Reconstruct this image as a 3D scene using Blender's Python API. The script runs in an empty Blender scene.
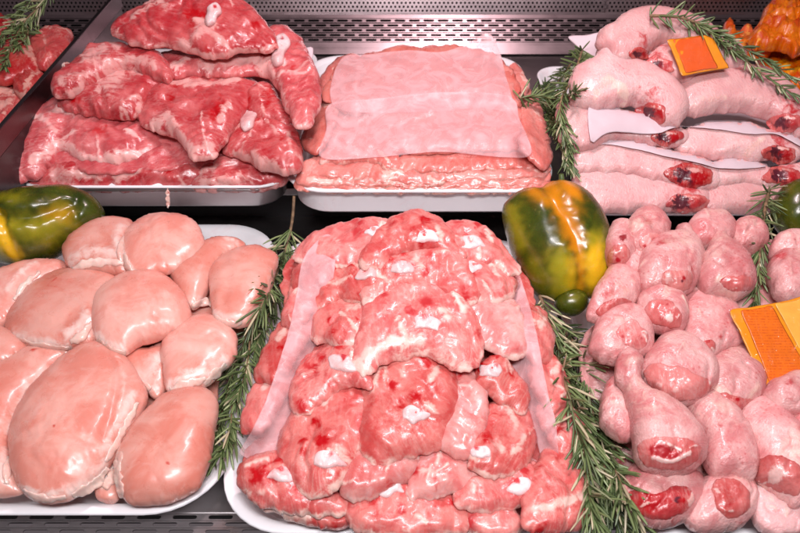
import bpy, math, random
import numpy as np
from mathutils import Vector, Matrix, noise
from mathutils.geometry import delaunay_2d_cdt
from mathutils.bvhtree import BVHTree

SC = bpy.context.scene
COL = SC.collection
R = math.radians

# ------------------------------------------------------------------ camera
PITCH = R(40.0); FPX = 715.0
CAM = Vector((0.0, 0.0, 0.654))
FWD = Vector((0, math.cos(PITCH), -math.sin(PITCH)))
UPV = Vector((0, math.sin(PITCH), math.cos(PITCH)))
RGT = Vector((1, 0, 0))
cam_d = bpy.data.cameras.new('camera'); cam = bpy.data.objects.new('camera', cam_d); COL.objects.link(cam)
cam.location = CAM; cam.rotation_euler = (R(90) - PITCH, 0, 0)
cam_d.sensor_width = 36.0; cam_d.lens = FPX / 800.0 * 36.0; cam_d.clip_start = 0.01; cam_d.clip_end = 50
cam_d.dof.use_dof = True; cam_d.dof.focus_distance = 0.82; cam_d.dof.aperture_fstop = 9.0
SC.camera = cam

def ray(px, py):
    return FWD + RGT * ((px - 400.0) / FPX) + UPV * (-(py - 266.5) / FPX)
def at_z(px, py, z):
    d = ray(px, py); return CAM + d * ((z - CAM.z) / d.z)
def at_y(px, py, y):
    d = ray(px, py); return CAM + d * ((y - CAM.y) / d.y)
def on_plane(px, py, p0, n):
    d = ray(px, py); return CAM + d * ((p0 - CAM).dot(n) / d.dot(n))

def nrm(tx, ty=0.0):
    """plane normal: leaned tx degrees towards the front and ty degrees towards +x"""
    a, b = R(tx), R(ty)
    return Vector((math.sin(b), -math.sin(a) * math.cos(b), math.cos(a) * math.cos(b))).normalized()

class Pile:
    def __init__(s, px, py, z, slope, lay, p0=None):
        s.p0 = at_z(px, py, z); s.slope = slope; s.n = nrm(slope); s.lay = lay
    def at(s, px, py, lift):
        p = on_plane(px, py, s.p0, s.n)
        return p + (CAM - p).normalized() * lift

# ------------------------------------------------------------------ object helpers
def setp(o, label=None, cat=None, group=None, kind=None):
    if label: o['label'] = label
    if cat: o['category'] = cat
    if group: o['group'] = group
    if kind: o['kind'] = kind
    return o
def mesh_obj(name, verts, faces, mat, loc=(0, 0, 0), parent=None, smooth=True):
    loc = Vector(loc)
    me = bpy.data.meshes.new(name)
    me.from_pydata([tuple(Vector(v) - loc) for v in verts], [], faces)
    me.materials.append(mat)
    if smooth: me.polygons.foreach_set('use_smooth', [True] * len(me.polygons))
    me.update()
    o = bpy.data.objects.new(name, me); COL.objects.link(o)
    if parent:
        o.parent = parent; o.location = loc - parent.location
    else:
        o.location = loc
    return o
def pts(s):
    return [tuple(float(c) for c in q.split(',')) for q in s.split()]

def spline(P, step, closed=True):
    n = len(P); out = []
    rng = range(n) if closed else range(n - 1)
    g = (lambda i: P[i % n]) if closed else (lambda i: P[max(0, min(n - 1, i))])
    for i in rng:
        a, b, c, d = g(i - 1), g(i), g(i + 1), g(i + 2)
        L = math.dist(b, c); k = max(1, int(round(L / step)))
        for j in range(k):
            t = j / k; t2 = t * t; t3 = t2 * t
            out.append(tuple(0.5 * (2 * b[m] + (c[m] - a[m]) * t + (2 * a[m] - 5 * b[m] + 4 * c[m] - d[m]) * t2 + (3 * b[m] - a[m] - 3 * c[m] + d[m]) * t3) for m in range(len(b))))
    if not closed: out.append(tuple(P[-1]))
    return out

def poly_dist(X, Y, P):
    best = np.full(X.shape, 1e9)
    if len(P) == 1:
        return np.hypot(X - P[0][0], Y - P[0][1])
    for (ax, ay), (bx, by) in zip(P[:-1], P[1:]):
        dx, dy = bx - ax, by - ay; L = dx * dx + dy * dy + 1e-9
        t = np.clip(((X - ax) * dx + (Y - ay) * dy) / L, 0, 1)
        best = np.minimum(best, np.hypot(X - ax - t * dx, Y - ay - t * dy))
    return best

def inside(x, y, P):
    c = False; n = len(P); j = n - 1
    for i in range(n):
        xi, yi = P[i]; xj, yj = P[j]
        if (yi > y) != (yj > y) and x < (xj - xi) * (y - yi) / (yj - yi) + xi: c = not c
        j = i
    return c

def flat_mesh(outline, step, jitter, seed):
    """outline in picture units -> smooth outline filled with triangles; returns xy, faces, is_boundary, boundary count"""
    rng = random.Random(seed)
    B = spline(outline, step)
    if jitter:
        m = len(B); o = rng.random() * 100; C = []
        for i, (x, y) in enumerate(B):
            (x0, y0), (x1, y1) = B[i - 1], B[(i + 1) % m]
            nx, ny = y1 - y0, x0 - x1; l = math.hypot(nx, ny) + 1e-9
            k = jitter * (noise.noise(Vector((x * .11, y * .11, o))) * 1.2 + noise.noise(Vector((x * .3, y * .3, o))) * .6)
            C.append((x + nx / l * k, y + ny / l * k))
        B = C
    A = np.array(B)
    lo, hi = A.min(0), A.max(0)
    grid = []
    y = lo[1] + step * .5; row = 0
    while y < hi[1]:
        x = lo[0] + step * (.5 if row % 2 else 0)
        while x < hi[0]:
            if inside(x, y, B): grid.append((x, y))
            x += step
        y += step * .866; row += 1
    G = np.array(grid) if grid else np.zeros((0, 2))
    if len(G):
        Bc = B + [B[0]]
        G = G[poly_dist(G[:, 0], G[:, 1], Bc) > step * .75]
    extra = []
    m = len(B); area = sum(B[i][0] * B[(i + 1) % m][1] - B[(i + 1) % m][0] * B[i][1] for i in range(m))
    sgn = 1 if area > 0 else -1
    for i in range(m):
        (x0, y0), (x1, y1) = B[i - 1], B[(i + 1) % m]
        tx, ty = x1 - x0, y1 - y0; l = math.hypot(tx, ty) + 1e-9
        p = (B[i][0] - ty / l * sgn * step * .32, B[i][1] + tx / l * sgn * step * .32)
        if inside(p[0], p[1], B): extra.append(p)
    V = [Vector(p) for p in B] + [Vector(p) for p in extra] + [Vector(p) for p in G]
    vs, es, fs, ov, oe, of = delaunay_2d_cdt(V, [], [list(range(m))], 1, 1e-4)
    xy = np.array([(v.x, v.y) for v in vs])
    isb = np.zeros(len(vs), bool)
    cnt = {}
    for f in fs:
        for a, b in zip(f, f[1:] + f[:1]):
            k = (min(a, b), max(a, b)); cnt[k] = cnt.get(k, 0) + 1
    for (a, b), c in cnt.items():
        if c == 1: isb[a] = isb[b] = True
    return xy, [tuple(f) for f in fs], isb, list(cnt.keys())

def poisson(xy, edges, isb):
    n = len(xy); E = np.array(edges)
    d = np.linalg.norm(xy[E[:, 0]] - xy[E[:, 1]], axis=1)
    w = 1.0 / np.maximum(d, .3) ** 1.0
    idx = -np.ones(n, int); fr = np.where(~isb)[0]; idx[fr] = np.arange(len(fr))
    K = np.zeros((len(fr), len(fr)))
    area = np.bincount(E.ravel(), np.repeat(d * d, 2) * .25, n)
    for (a, b), ww in zip(E, w):
        ia, ib = idx[a], idx[b]
        if ia >= 0: K[ia, ia] += ww
        if ib >= 0: K[ib, ib] += ww
        if ia >= 0 and ib >= 0: K[ia, ib] -= ww; K[ib, ia] -= ww
    u = np.zeros(n)
    if len(fr):
        u[fr] = np.linalg.solve(K + np.eye(len(fr)) * 1e-9, area[fr] ** .9)
        u /= max(u.max(), 1e-9)
    return np.clip(u, 0, 1)

SEED = [100]
BUILT = []          # solids that sheets and sprigs can lie on

def blob(name, outline, anchor, n, top, bot, mat, p=1.6, lump=.0015, lscale=30, jitter=1.0, step=2.6,
         feats=(), fib=90.0, auto=None, parent=None, rim=None, track=True, q=.5, sub=0, bundle=0., bun=(28., 130.), conform=None, off=0.):
    """A solid whose equator is `outline` on the plane (anchor, n), bulging `top` metres outwards and `bot` metres inwards."""
    SEED[0] += 1; sd = SEED[0]; rng = random.Random(sd)
    P = pts(outline) if isinstance(outline, str) else outline
    A = np.array(P); size = np.ptp(A, 0)
    step = max(min(step, min(size) / 7.0), (size[0] * size[1] / 2100.0) ** .5, .5)
    xy, fs, isb, edges = flat_mesh(P, step, jitter, sd)
    u = poisson(xy, edges, isb)
    for _ in range(sub):
        mid = {}; X_ = [tuple(v) for v in xy]; U_ = list(u); B_ = list(isb); cnt = {}
        for f in fs:
            for a, b in zip(f, f[1:] + f[:1]):
                k = (min(a, b), max(a, b)); cnt[k] = cnt.get(k, 0) + 1
        for (a, b), c in cnt.items():
            mid[(a, b)] = len(X_); X_.append(((xy[a][0] + xy[b][0]) / 2, (xy[a][1] + xy[b][1]) / 2)); U_.append((u[a] + u[b]) / 2); B_.append(c == 1)
        g = []
        for a, b, c in fs:
            ab, bc, ca = mid[(min(a, b), max(a, b))], mid[(min(b, c), max(b, c))], mid[(min(c, a), max(c, a))]
            g += [(a, ab, ca), (ab, b, bc), (ca, bc, c), (ab, bc, ca)]
        fs = g; xy = np.array(X_); u = np.array(U_); isb = np.array(B_)
        E_ = np.array(list({(min(a, b), max(a, b)) for f in fs for a, b in zip(f, f[1:] + f[:1])}))
        for _k in range(2):
            sm = (np.bincount(E_[:, 0], u[E_[:, 1]], len(u)) + np.bincount(E_[:, 1], u[E_[:, 0]], len(u))) / np.bincount(E_.ravel(), minlength=len(u))
            u = np.where(isb, 0, u * .4 + sm * .6)
    prof = np.clip(1 - (1 - u) ** p, 0, 1) ** q
    X, Y = xy[:, 0], xy[:, 1]
    nv = len(xy)
    col = np.zeros((nv, 4)); col[:, 3] = 1
    disp = np.zeros(nv)
    F = list(feats)
    if auto: F += auto(rng, A)
    for ft in F:
        kind, wd, st, ln = ft
        L = pts(ln) if isinstance(ln, str) else ln
        if len(L) > 2: L = spline(L, 4, False)
        dd = poly_dist(X, Y, L)
        wob = np.array([noise.noise(Vector((x * .16, y * .16, sd + 3.3))) for x, y in xy]) * .45 + 1
        g = np.exp(-(dd / (wd * wob)) ** 2)
        if kind == 'f': col[:, 0] = np.maximum(col[:, 0], g * st)
        elif kind == 'r': col[:, 1] = np.maximum(col[:, 1], g * st)
        elif kind == 'd': col[:, 2] = np.maximum(col[:, 2], g * st)
        elif kind == 'g': disp -= g * st * .001
        elif kind == 'b': disp += g * st * .001
        if kind == 'f': disp += g * st * .0012
    if rim:
        # trimmed fat along the edge that hangs lowest
        cy = A[:, 1]; k = np.clip((Y - cy.min()) / max(np.ptp(cy), 1) * 1.6 - .65, 0, 1)
        wob = np.array([noise.noise(Vector((x * .09, y * .09, sd + 9.3))) for x, y in xy]) * .5 + .8
        col[:, 0] = np.maximum(col[:, 0], np.clip(1.25 - u / (.24 * rim), 0, 1) * k * wob * 1.15)
    pos = [on_plane(x, y, anchor, n) for x, y in xy]
    if conform is not None:
        # a part that grows out of its thing: its base follows the surface it sits in
        hit = [conform.ray_cast(CAM, ray(x, y).normalized())[0] for x, y in xy]
        dp = np.array([(h - CAM).dot(FWD) if h else np.nan for h in hit])
        bad = np.isnan(dp); good = np.where(~bad)[0]
        if len(good):
            for i in np.where(bad)[0]:
                dp[i] = dp[good[np.argmin(((xy[good] - xy[i]) ** 2).sum(1))]]
            Ec = np.array(list({(min(a, b), max(a, b)) for f in fs for a, b in zip(f, f[1:] + f[:1])}))
            for _k in range(2):
                av = (np.bincount(Ec[:, 0], dp[Ec[:, 1]], nv) + np.bincount(Ec[:, 1], dp[Ec[:, 0]], nv)) / np.bincount(Ec.ravel(), minlength=nv)
                dp = dp * .4 + av * .6
            pos = [at_depth(x, y, float(d)) + n * off for (x, y), d in zip(xy, dp)]
            anchor = sum(pos, Vector()) / nv
    lum = np.array([noise.noise(Vector(v) * lscale + Vector((sd * 1.7, 0, 0))) + .5 * noise.noise(Vector(v) * lscale * 2.3 + Vector((0, sd * 1.3, 0))) for v in pos])
    lum2 = np.array([noise.noise(Vector(v) * lscale * 5 + Vector((sd * 1.1, 4, 0))) for v in pos])
    e1 = Vector((1, 0, 0)); e1 = (e1 - n * e1.dot(n)).normalized(); e2 = n.cross(e1)
    ca, sa = math.cos(R(fib)), math.sin(R(fib))
    if bundle:
        # muscle bundles and folds: ridges that run along the fibres, with sharp valleys between
        bb = []
        for v in pos:
            d = v - anchor; a_, b_ = d.dot(e1), d.dot(e2); f_, g_ = a_ * ca + b_ * sa, -a_ * sa + b_ * ca
            wx = noise.noise(Vector((a_ * 25, b_ * 25, sd * 2.1))) * .5
            t1 = abs(noise.noise(Vector((f_ * bun[0] + wx, g_ * bun[1] * .6 + wx * 1.6, sd * .77))))
            t2 = abs(noise.noise(Vector((f_ * bun[0] * 2.2 + wx, g_ * bun[1] * 1.5 + wx, sd * .31 + 5))))
            bb.append(min(t1 * 3.2, 1.1) + .4 * min(t2 * 3, 1.) - .9)
        disp = disp + np.array(bb) * bundle
    ht = top * prof + (disp + lum * lump + lum2 * lump * .28) * np.clip(prof * 1.5, 0, 1)
    hb = bot * prof
    verts = [pos[i] + n * float(ht[i]) for i in range(nv)]
    low = {}
    for i in range(nv):
        if isb[i]: low[i] = i
        else: low[i] = len(verts); verts.append(pos[i] - n * float(hb[i]))
    faces = []
    for f in fs:
        a, b, c = (verts[i] for i in f)
        if (b - a).cross(c - a).dot(n) < 0: f = f[::-1]
        faces.append(f)
        g = tuple(low[i] for i in reversed(f))
        if g != tuple(reversed(f)): faces.append(g)
    o = mesh_obj(name, verts, faces, mat, anchor, parent)
    me = o.data
    full = np.zeros((len(verts), 4)); full[:nv] = col
    ff = np.zeros((len(verts), 2))
    loc = np.array([((v - anchor).dot(e1), (v - anchor).dot(e2)) for v in pos])
    fu = np.stack([loc[:, 0] * ca + loc[:, 1] * sa, -loc[:, 0] * sa + loc[:, 1] * ca], 1)
    ff[:nv] = fu
    for i in range(nv):
        full[low[i]] = col[i]; ff[low[i]] = fu[i]
    at = me.color_attributes.new('Col', 'FLOAT_COLOR', 'POINT'); at.data.foreach_set('color', full.ravel())
    at = me.attributes.new('fib', 'FLOAT_VECTOR', 'POINT')
    at.data.foreach_set('vector', np.c_[ff, np.full(len(ff), rng.random() * 9)].ravel())
    if track: BUILT.append((verts, faces))
    return o

_bvh = [0, None]
def surface():
    if _bvh[0] != len(BUILT):
        vs, fs = [], []
        for v, f in BUILT:
            b = len(vs); vs += v; fs += [tuple(i + b for i in q) for q in f]
        _bvh[0] = len(BUILT); _bvh[1] = BVHTree.FromPolygons(vs, fs)
    return _bvh[1]
def drape_depth(px, py, far=1.4):
    d = ray(px, py); h = surface().ray_cast(CAM, d.normalized())
    if h[0] is None: return None
    return (h[0] - CAM).dot(FWD)
def at_depth(px, py, dep):
    return CAM + ray(px, py) * dep

def sheet(name, outline, mat, lift=.002, smooth=6, wrinkle=.001, wscale=40, step=3.2, thick=.0003, jitter=.3, parent=None, pins=(), edge_lift=0., maxdep=None):
    """A thin sheet lying over what has been built: its points sit just above the solids under it."""
    SEED[0] += 1; sd = SEED[0]
    P = pts(outline)
    xy, fs, isb, edges = flat_mesh(P, step, jitter, sd)
    n = len(xy)
    dep = np.array([drape_depth(x, y) or np.nan for x, y in xy])
    if maxdep: dep = np.where(dep > maxdep, np.nan, dep)
    bad = np.isnan(dep)
    if bad.any() and (~bad).any():
        good = np.where(~bad)[0]
        for i in np.where(bad)[0]:
            j = good[np.argmin((xy[good] - xy[i])[:, 0] ** 2 + (xy[good] - xy[i])[:, 1] ** 2)]
            dep[i] = dep[j]
    E = np.array(edges)
    raw = dep.copy()
    for it in range(smooth):
        s = np.bincount(E[:, 0], dep[E[:, 1]], n) + np.bincount(E[:, 1], dep[E[:, 0]], n)
        c = np.bincount(E.ravel(), minlength=n)
        avg = s / np.maximum(c, 1)
        dep = np.minimum(avg, raw)
    for (x, y, r, up) in pins:
        g = np.exp(-((xy[:, 0] - x) ** 2 + (xy[:, 1] - y) ** 2) / (r * r)); dep = dep - g * up
    verts = []
    for i, (x, y) in enumerate(xy):
        v = at_depth(x, y, float(dep[i]))
        to = (CAM - v).normalized()
        w = noise.noise(v * wscale + Vector((sd, 0, 0))) + .5 * noise.noise(v * wscale * 2.5 + Vector((0, sd, 0)))
        verts.append(v + to * (lift + wrinkle * w))
    faces = []
    for f in fs:
        a, b, c = (verts[i] for i in f)
        if (b - a).cross(c - a).dot(CAM - a) < 0: f = f[::-1]
        faces.append(f)
    c = sum(verts, Vector()) / n
    o = mesh_obj(name, verts, faces, mat, c, parent)
    m = o.modifiers.new('solid', 'SOLIDIFY'); m.thickness = thick; m.offset = -1
    return o, verts, faces

# ------------------------------------------------------------------ materials
def newmat(name):
    m = bpy.data.materials.new(name); m.use_nodes = True
    nt = m.node_tree; nt.nodes.clear()
    out = nt.nodes.new('ShaderNodeOutputMaterial'); b = nt.nodes.new('ShaderNodeBsdfPrincipled')
    nt.links.new(b.outputs[0], out.inputs[0])
    return m, nt, b, out
class NT:
    def __init__(s, nt): s.nt = nt
    def n(s, t, **k):
        x = s.nt.nodes.new(t)
        for a, v in k.items(): setattr(x, a, v)
        return x
    def l(s, a, b): s.nt.links.new(a, b)
    def math(s, op, a, b=None, c=None, clamp=False):
        x = s.n('ShaderNodeMath', operation=op, use_clamp=clamp)
        for i, v in enumerate((a, b, c)):
            if v is None: continue
            if isinstance(v, (int, float)): x.inputs[i].default_value = v
            else: s.l(v, x.inputs[i])
        return x.outputs[0]
    def mix(s, f, a, b):
        x = s.n('ShaderNodeMix', data_type='RGBA')
        for i, v in ((0, f), (6, a), (7, b)):
            if isinstance(v, (int, float)): x.inputs[i].default_value = v
            elif isinstance(v, tuple): x.inputs[i].default_value = (*v[:3], 1)
            else: s.l(v, x.inputs[i])
        return x.outputs[2]
    def ramp(s, f, lo, hi):
        x = s.n('ShaderNodeMapRange', interpolation_type='SMOOTHSTEP')
        s.l(f, x.inputs[0]); x.inputs[1].default_value = lo; x.inputs[2].default_value = hi
        return x.outputs[0]
    def noise(s, v, scale, detail=4, rough=.55, dist=0.):
        x = s.n('ShaderNodeTexNoise'); x.inputs['Scale'].default_value = scale
        x.inputs['Detail'].default_value = detail; x.inputs['Roughness'].default_value = rough; x.inputs['Distortion'].default_value = dist
        if v is not None: s.l(v, x.inputs['Vector'])
        return x.outputs[0]
    def vscale(s, v, sc):
        x = s.n('ShaderNodeVectorMath', operation='MULTIPLY'); s.l(v, x.inputs[0]); x.inputs[1].default_value = sc
        return x.outputs[0]
    def objvec(s):
        tc = s.n('ShaderNodeTexCoord'); oi = s.n('ShaderNodeObjectInfo')
        x = s.n('ShaderNodeVectorMath', operation='ADD'); s.l(tc.outputs['Object'], x.inputs[0])
        y = s.n('ShaderNodeVectorMath', operation='SCALE'); y.inputs[0].default_value = (13., 7., 29.); s.l(oi.outputs['Random'], y.inputs['Scale'])
        s.l(y.outputs[0], x.inputs[1])
        return x.outputs[0], oi.outputs['Random']

def meat(name, a, b, fat=(.80, .52, .46), red=(.45, .02, .025), dark=(.12, .015, .03), memb=(.72, .42, .42),
         rough=.3, sss=.35, rad=(.012, .004, .003), fiber=.35, marb=.35, membk=.3, pores=0., blotch=.3, bump=.35, coat=.25, fscale=1.0, vary=.12, freckle=0., wrinkle=0., fsoft=(.30, .72), cs=1.):
    m, nt, bs, out = newmat(name); N = NT(nt)
    vec, rnd = N.objvec()
    at = N.n('ShaderNodeAttribute', attribute_name='Col'); sp = N.n('ShaderNodeSeparateColor'); N.l(at.outputs['Color'], sp.inputs[0])
    fb = N.n('ShaderNodeAttribute', attribute_name='fib')
    fv = N.vscale(fb.outputs['Vector'], (35. * fscale, 420. * fscale, 1.))
    n1 = N.noise(vec, 22 * cs, 5, .6, .6); n2 = N.noise(vec, 75, 6, .65, .8); n3 = N.noise(vec, 9, 3)
    fibn = N.noise(fv, 1.0, 4, .6, .5)
    c = N.mix(N.ramp(n1, .36, .66), a, b)
    c = N.mix(N.math('MULTIPLY', N.ramp(fibn, .45, .75), fiber), c, memb)
    c = N.mix(N.math('MULTIPLY', N.ramp(N.noise(vec, 38 * cs, 5, .6, 1.5), .52, .72), membk), c, memb)
    # marbling: thin pale veins along the fibres
    vv = N.vscale(fb.outputs['Vector'], (30., 95., 1.))
    rid = N.math('ABSOLUTE', N.math('SUBTRACT', N.noise(vv, 1., 5, .62, 1.2), .5))
    vein = N.math('MULTIPLY', N.math('SUBTRACT', 1., N.ramp(rid, .0, .035)), N.ramp(n3, .42, .62))
    c = N.mix(N.math('MULTIPLY', vein, marb), c, fat)
    if freckle:
        vf = N.n('ShaderNodeTexVoronoi'); vf.inputs['Scale'].default_value = 230; N.l(vec, vf.inputs['Vector'])
        c = N.mix(N.math('MULTIPLY', N.math('MULTIPLY', N.math('SUBTRACT', 1., N.ramp(vf.outputs[0], .1, .42)), N.ramp(N.noise(vec, 33, 3), .5, .62)), freckle), c, red)
    # blood-tinted blotches
    c = N.mix(N.math('MULTIPLY', N.ramp(N.noise(vec, 48, 6, .7, .5), .57, .72), blotch), c, red)
    wob = N.math('ADD', N.math('MULTIPLY', N.math('SUBTRACT', n2, .5), 2.4), N.math('MULTIPLY', N.math('SUBTRACT', fibn, .5), .9 if fiber > .2 else .2))
    for ch, colr, lo, hi in ((2, dark, .28, .66), (1, red, .25, .95), (0, fat, *fsoft)):
        f = N.ramp(N.math('ADD', sp.outputs[ch], wob), lo, hi)
        f = N.math('MULTIPLY', f, N.ramp(sp.outputs[ch], .03, .22))
        cc = colr
        if ch == 0:
            cc = N.mix(N.ramp(n1, .4, .7), fat, tuple(x * .5 + y * .5 for x, y in zip(fat, memb)))
        c = N.mix(f, c, cc)
    hs = N.n('ShaderNodeHueSaturation'); N.l(c, hs.inputs['Color'])
    N.l(N.math('ADD', N.math('MULTIPLY', rnd, vary * 2), 1 - vary), hs.inputs['Value'])
    N.l(N.math('ADD', N.math('MULTIPLY', rnd, -.12), 1.06), hs.inputs['Saturation'])
    N.l(hs.outputs[0], bs.inputs['Base Color'])
    N.l(N.math('ADD', N.math('MULTIPLY', N.ramp(n2, .3, .7), .22), rough - .1), bs.inputs['Roughness'])
    bs.inputs['Subsurface Weight'].default_value = sss
    bs.inputs['Subsurface Radius'].default_value = (1, .35, .25); bs.inputs['Subsurface Scale'].default_value = rad[0]
    bs.inputs['Coat Weight'].default_value = coat; bs.inputs['Coat Roughness'].default_value = .12
    hgt = N.math('ADD', N.math('MULTIPLY', n2, .8), N.math('MULTIPLY', fibn, fiber * 1.2))
    hgt = N.math('ADD', hgt, N.math('MULTIPLY', N.noise(vec, 210, 3, .6), .35))
    if pores:
        vo = N.n('ShaderNodeTexVoronoi'); vo.inputs['Scale'].default_value = 420; N.l(vec, vo.inputs['Vector'])
        hgt = N.math('ADD', hgt, N.math('MULTIPLY', N.math('MULTIPLY', vo.outputs[0], N.ramp(n1, .3, .6)), pores))
    if wrinkle:
        wr = N.math('ABSOLUTE', N.math('SUBTRACT', N.noise(N.vscale(fb.outputs['Vector'], (110., 45., 1.)), 1., 4, .55, 1.4), .5))
        hgt = N.math('ADD', hgt, N.math('MULTIPLY', N.ramp(wr, 0., .09), wrinkle))
    bp = N.n('ShaderNodeBump'); bp.inputs['Strength'].default_value = bump; bp.inputs['Distance'].default_value = .0022
    N.l(hgt, bp.inputs['Height']); N.l(bp.outputs[0], bs.inputs['Normal'])
    return m

M = {}
M['red'] = meat('red_meat', (.44, .036, .044), (.58, .125, .125), fat=(.74, .39, .36), red=(.45, .008, .012), memb=(.65, .24, .235), marb=.35, fiber=.25, membk=.45, blotch=.4, bump=.34, rough=.30, fscale=.7, vary=.14, coat=.14, fsoft=(.25, .9), cs=1.25)
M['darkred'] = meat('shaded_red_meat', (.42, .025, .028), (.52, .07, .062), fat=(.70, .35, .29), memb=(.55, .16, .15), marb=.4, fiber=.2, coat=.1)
M['thigh'] = meat('thigh_meat', (.54, .085, .08), (.68, .215, .19), fat=(.78, .52, .45), red=(.45, .008, .012), memb=(.74, .36, .33), marb=.25, fiber=.2, membk=.45, blotch=.5, bump=.42, rough=.30, fscale=.5, coat=.16, fsoft=(.25, .95), sss=.2, rad=(.007,), cs=1.7)
M['palethigh'] = meat('pale_thigh_meat', (.60, .16, .15), (.70, .33, .30), fat=(.77, .52, .46), red=(.46, .015, .02), memb=(.70, .42, .41), marb=.2, fiber=.15, membk=.6, blotch=.25, bump=.34, rough=.28, fscale=.4, coat=.2, fsoft=(.2, 1.), sss=.35)
M['slice'] = meat('cutlet_meat', (.60, .145, .12), (.70, .25, .21), fat=(.76, .46, .39), memb=(.74, .33, .30), marb=.3, fiber=.25, blotch=.12, membk=.35, bump=.4, fscale=.6)
M['breast'] = meat('breast_meat', (.67, .25, .195), (.75, .40, .335), fat=(.82, .63, .57), red=(.55, .08, .06), memb=(.77, .48, .42), marb=.0, fiber=.10, membk=.4, blotch=.10, bump=.09, rough=.34, coat=.12, fscale=.5, sss=.45, fsoft=(.1, 1.3))
M['skin'] = meat('chicken_skin', (.67, .35, .345), (.73, .46, .445), fat=(.76, .53, .46), red=(.48, .035, .04), dark=(.085, .01, .026), memb=(.66, .27, .28), marb=.1, fiber=.0, membk=.32, blotch=.14, pores=.5, bump=.36, rough=.36, freckle=.3, wrinkle=.35, coat=.12)
M['drum'] = meat('drumstick_skin', (.57, .205, .205), (.72, .42, .40), fat=(.79, .58, .49), red=(.46, .055, .06), dark=(.28, .025, .03), memb=(.58, .18, .185), marb=.12, fiber=.0, membk=.5, blotch=.25, pores=.55, bump=.34, rough=.31, coat=.16, freckle=.5, wrinkle=.4, sss=.12, rad=(.006,), fsoft=(.1, 1.2), vary=.16, cs=1.2)
M['flesh'] = meat('raw_flesh', (.42, .035, .04), (.58, .12, .105), fat=(.74, .42, .38), red=(.40, .008, .012), dark=(.09, .01, .02), memb=(.64, .25, .23), marb=.4, fiber=.25, blotch=.4, bump=.5)
M['paleflesh'] = meat('pale_flesh', (.50, .095, .09), (.63, .21, .195), fat=(.76, .50, .46), red=(.38, .014, .02), dark=(.12, .012, .025), memb=(.66, .30, .29), marb=.3, fiber=.25, membk=.45, blotch=.35, bump=.35, sss=.2)
M['bone'] = meat('bone_cartilage', (.72, .47, .46), (.80, .66, .66), fat=(.84, .76, .75), red=(.54, .03, .04), dark=(.3, .03, .05), memb=(.74, .34, .34), marb=.2, fiber=.0, membk=.55, blotch=.5, bump=.5, rough=.26, sss=.2)
M['fat'] = meat('fat_tissue', (.74, .42, .36), (.78, .58, .50), fat=(.8, .64, .57), memb=(.76, .42, .38), marb=.2, fiber=.1, blotch=.12, bump=.3)
M['marin'] = meat('marinated_meat', (.52, .045, .004), (.66, .15, .008), fat=(.78, .34, .04), red=(.45, .018, .004), memb=(.70, .20, .012), marb=.5, fiber=.2, blotch=.5, bump=.8)

def simple(name, col, rough=.4, metal=0., sss=0., nscale=0, namp=.06, bump=0., bscale=60, coat=0., spec=.5):
    m, nt, bs, out = newmat(name); N = NT(nt); vec, rnd = N.objvec()
    nn = N.noise(vec, nscale or 12, 5)
    c = N.mix(N.ramp(nn, .3, .7), tuple(x * (1 - namp) for x in col), tuple(min(1, x * (1 + namp)) for x in col))
    N.l(c, bs.inputs['Base Color'])
    N.l(N.math('ADD', N.math('MULTIPLY', nn, .2), rough - .1), bs.inputs['Roughness'])
    bs.inputs['Metallic'].default_value = metal; bs.inputs['Subsurface Weight'].default_value = sss
    bs.inputs['Subsurface Radius'].default_value = (1, .8, .8); bs.inputs['Subsurface Scale'].default_value = .004
    bs.inputs['Coat Weight'].default_value = coat; bs.inputs['Specular IOR Level'].default_value = spec
    if bump:
        bp = N.n('ShaderNodeBump'); bp.inputs['Strength'].default_value = bump; bp.inputs['Distance'].default_value = .002
        N.l(N.noise(vec, bscale, 4), bp.inputs['Height']); N.l(bp.outputs[0], bs.inputs['Normal'])
    return m
def steel(name, col=(.55, .52, .52), rough=.3, stretch=(2., 300., 300.)):
    m, nt, bs, out = newmat(name); N = NT(nt); vec, rnd = N.objvec()
    br = N.noise(N.vscale(vec, stretch), 1., 4, .6); sm = N.noise(vec, 14, 5, .6, .5)
    c = N.mix(N.ramp(sm, .3, .7), tuple(x * .82 for x in col), col)
    c = N.mix(N.math('MULTIPLY', br, .3), c, tuple(x * .7 for x in col)); N.l(c, bs.inputs['Base Color'])
    bs.inputs['Metallic'].default_value = 1.
    N.l(N.math('ADD', N.math('ADD', N.math('MULTIPLY', br, .16), N.math('MULTIPLY', sm, .12)), rough - .12), bs.inputs['Roughness'])
    bp = N.n('ShaderNodeBump'); bp.inputs['Strength'].default_value = .12; bp.inputs['Distance'].default_value = .0006
    N.l(br, bp.inputs['Height']); N.l(bp.outputs[0], bs.inputs['Normal'])
    return m
M['plastic'] = simple('white_plastic', (.86, .86, .88), .3, sss=.15, namp=.02, coat=.2, bump=.03, bscale=30)
def stained():
    m = M['plastic']; nt = m.node_tree; N = NT(nt); bs = [x for x in nt.nodes if x.type == 'BSDF_PRINCIPLED'][0]
    src = bs.inputs['Base Color'].links[0].from_socket; vec, rnd = N.objvec()
    a = N.ramp(N.noise(vec, 11, 6, .65, .8), .54, .70); b = N.ramp(N.noise(vec, 70, 4, .6), .62, .70)
    c = N.mix(N.math('MULTIPLY', a, .35), src, (.80, .56, .57)); c = N.mix(N.math('MULTIPLY', N.math('MULTIPLY', b, a), .5), c, (.70, .28, .26))
    N.l(c, bs.inputs['Base Color'])
stained()
M['steel'] = steel('brushed_steel')
M['wall'] = steel('case_steel', (.36, .28, .29), .27)
M['dividersteel'] = steel('divider_steel', (.16, .12, .13), .3)
M['black'] = simple('painted_shade', (.006, .005, .006), .8)  # near-black colour standing in for shade in gaps and holes
M['paper'] = simple('white_paper', (.62, .50, .535), .55, sss=.1, namp=.03, bump=.15, bscale=45)

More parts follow.
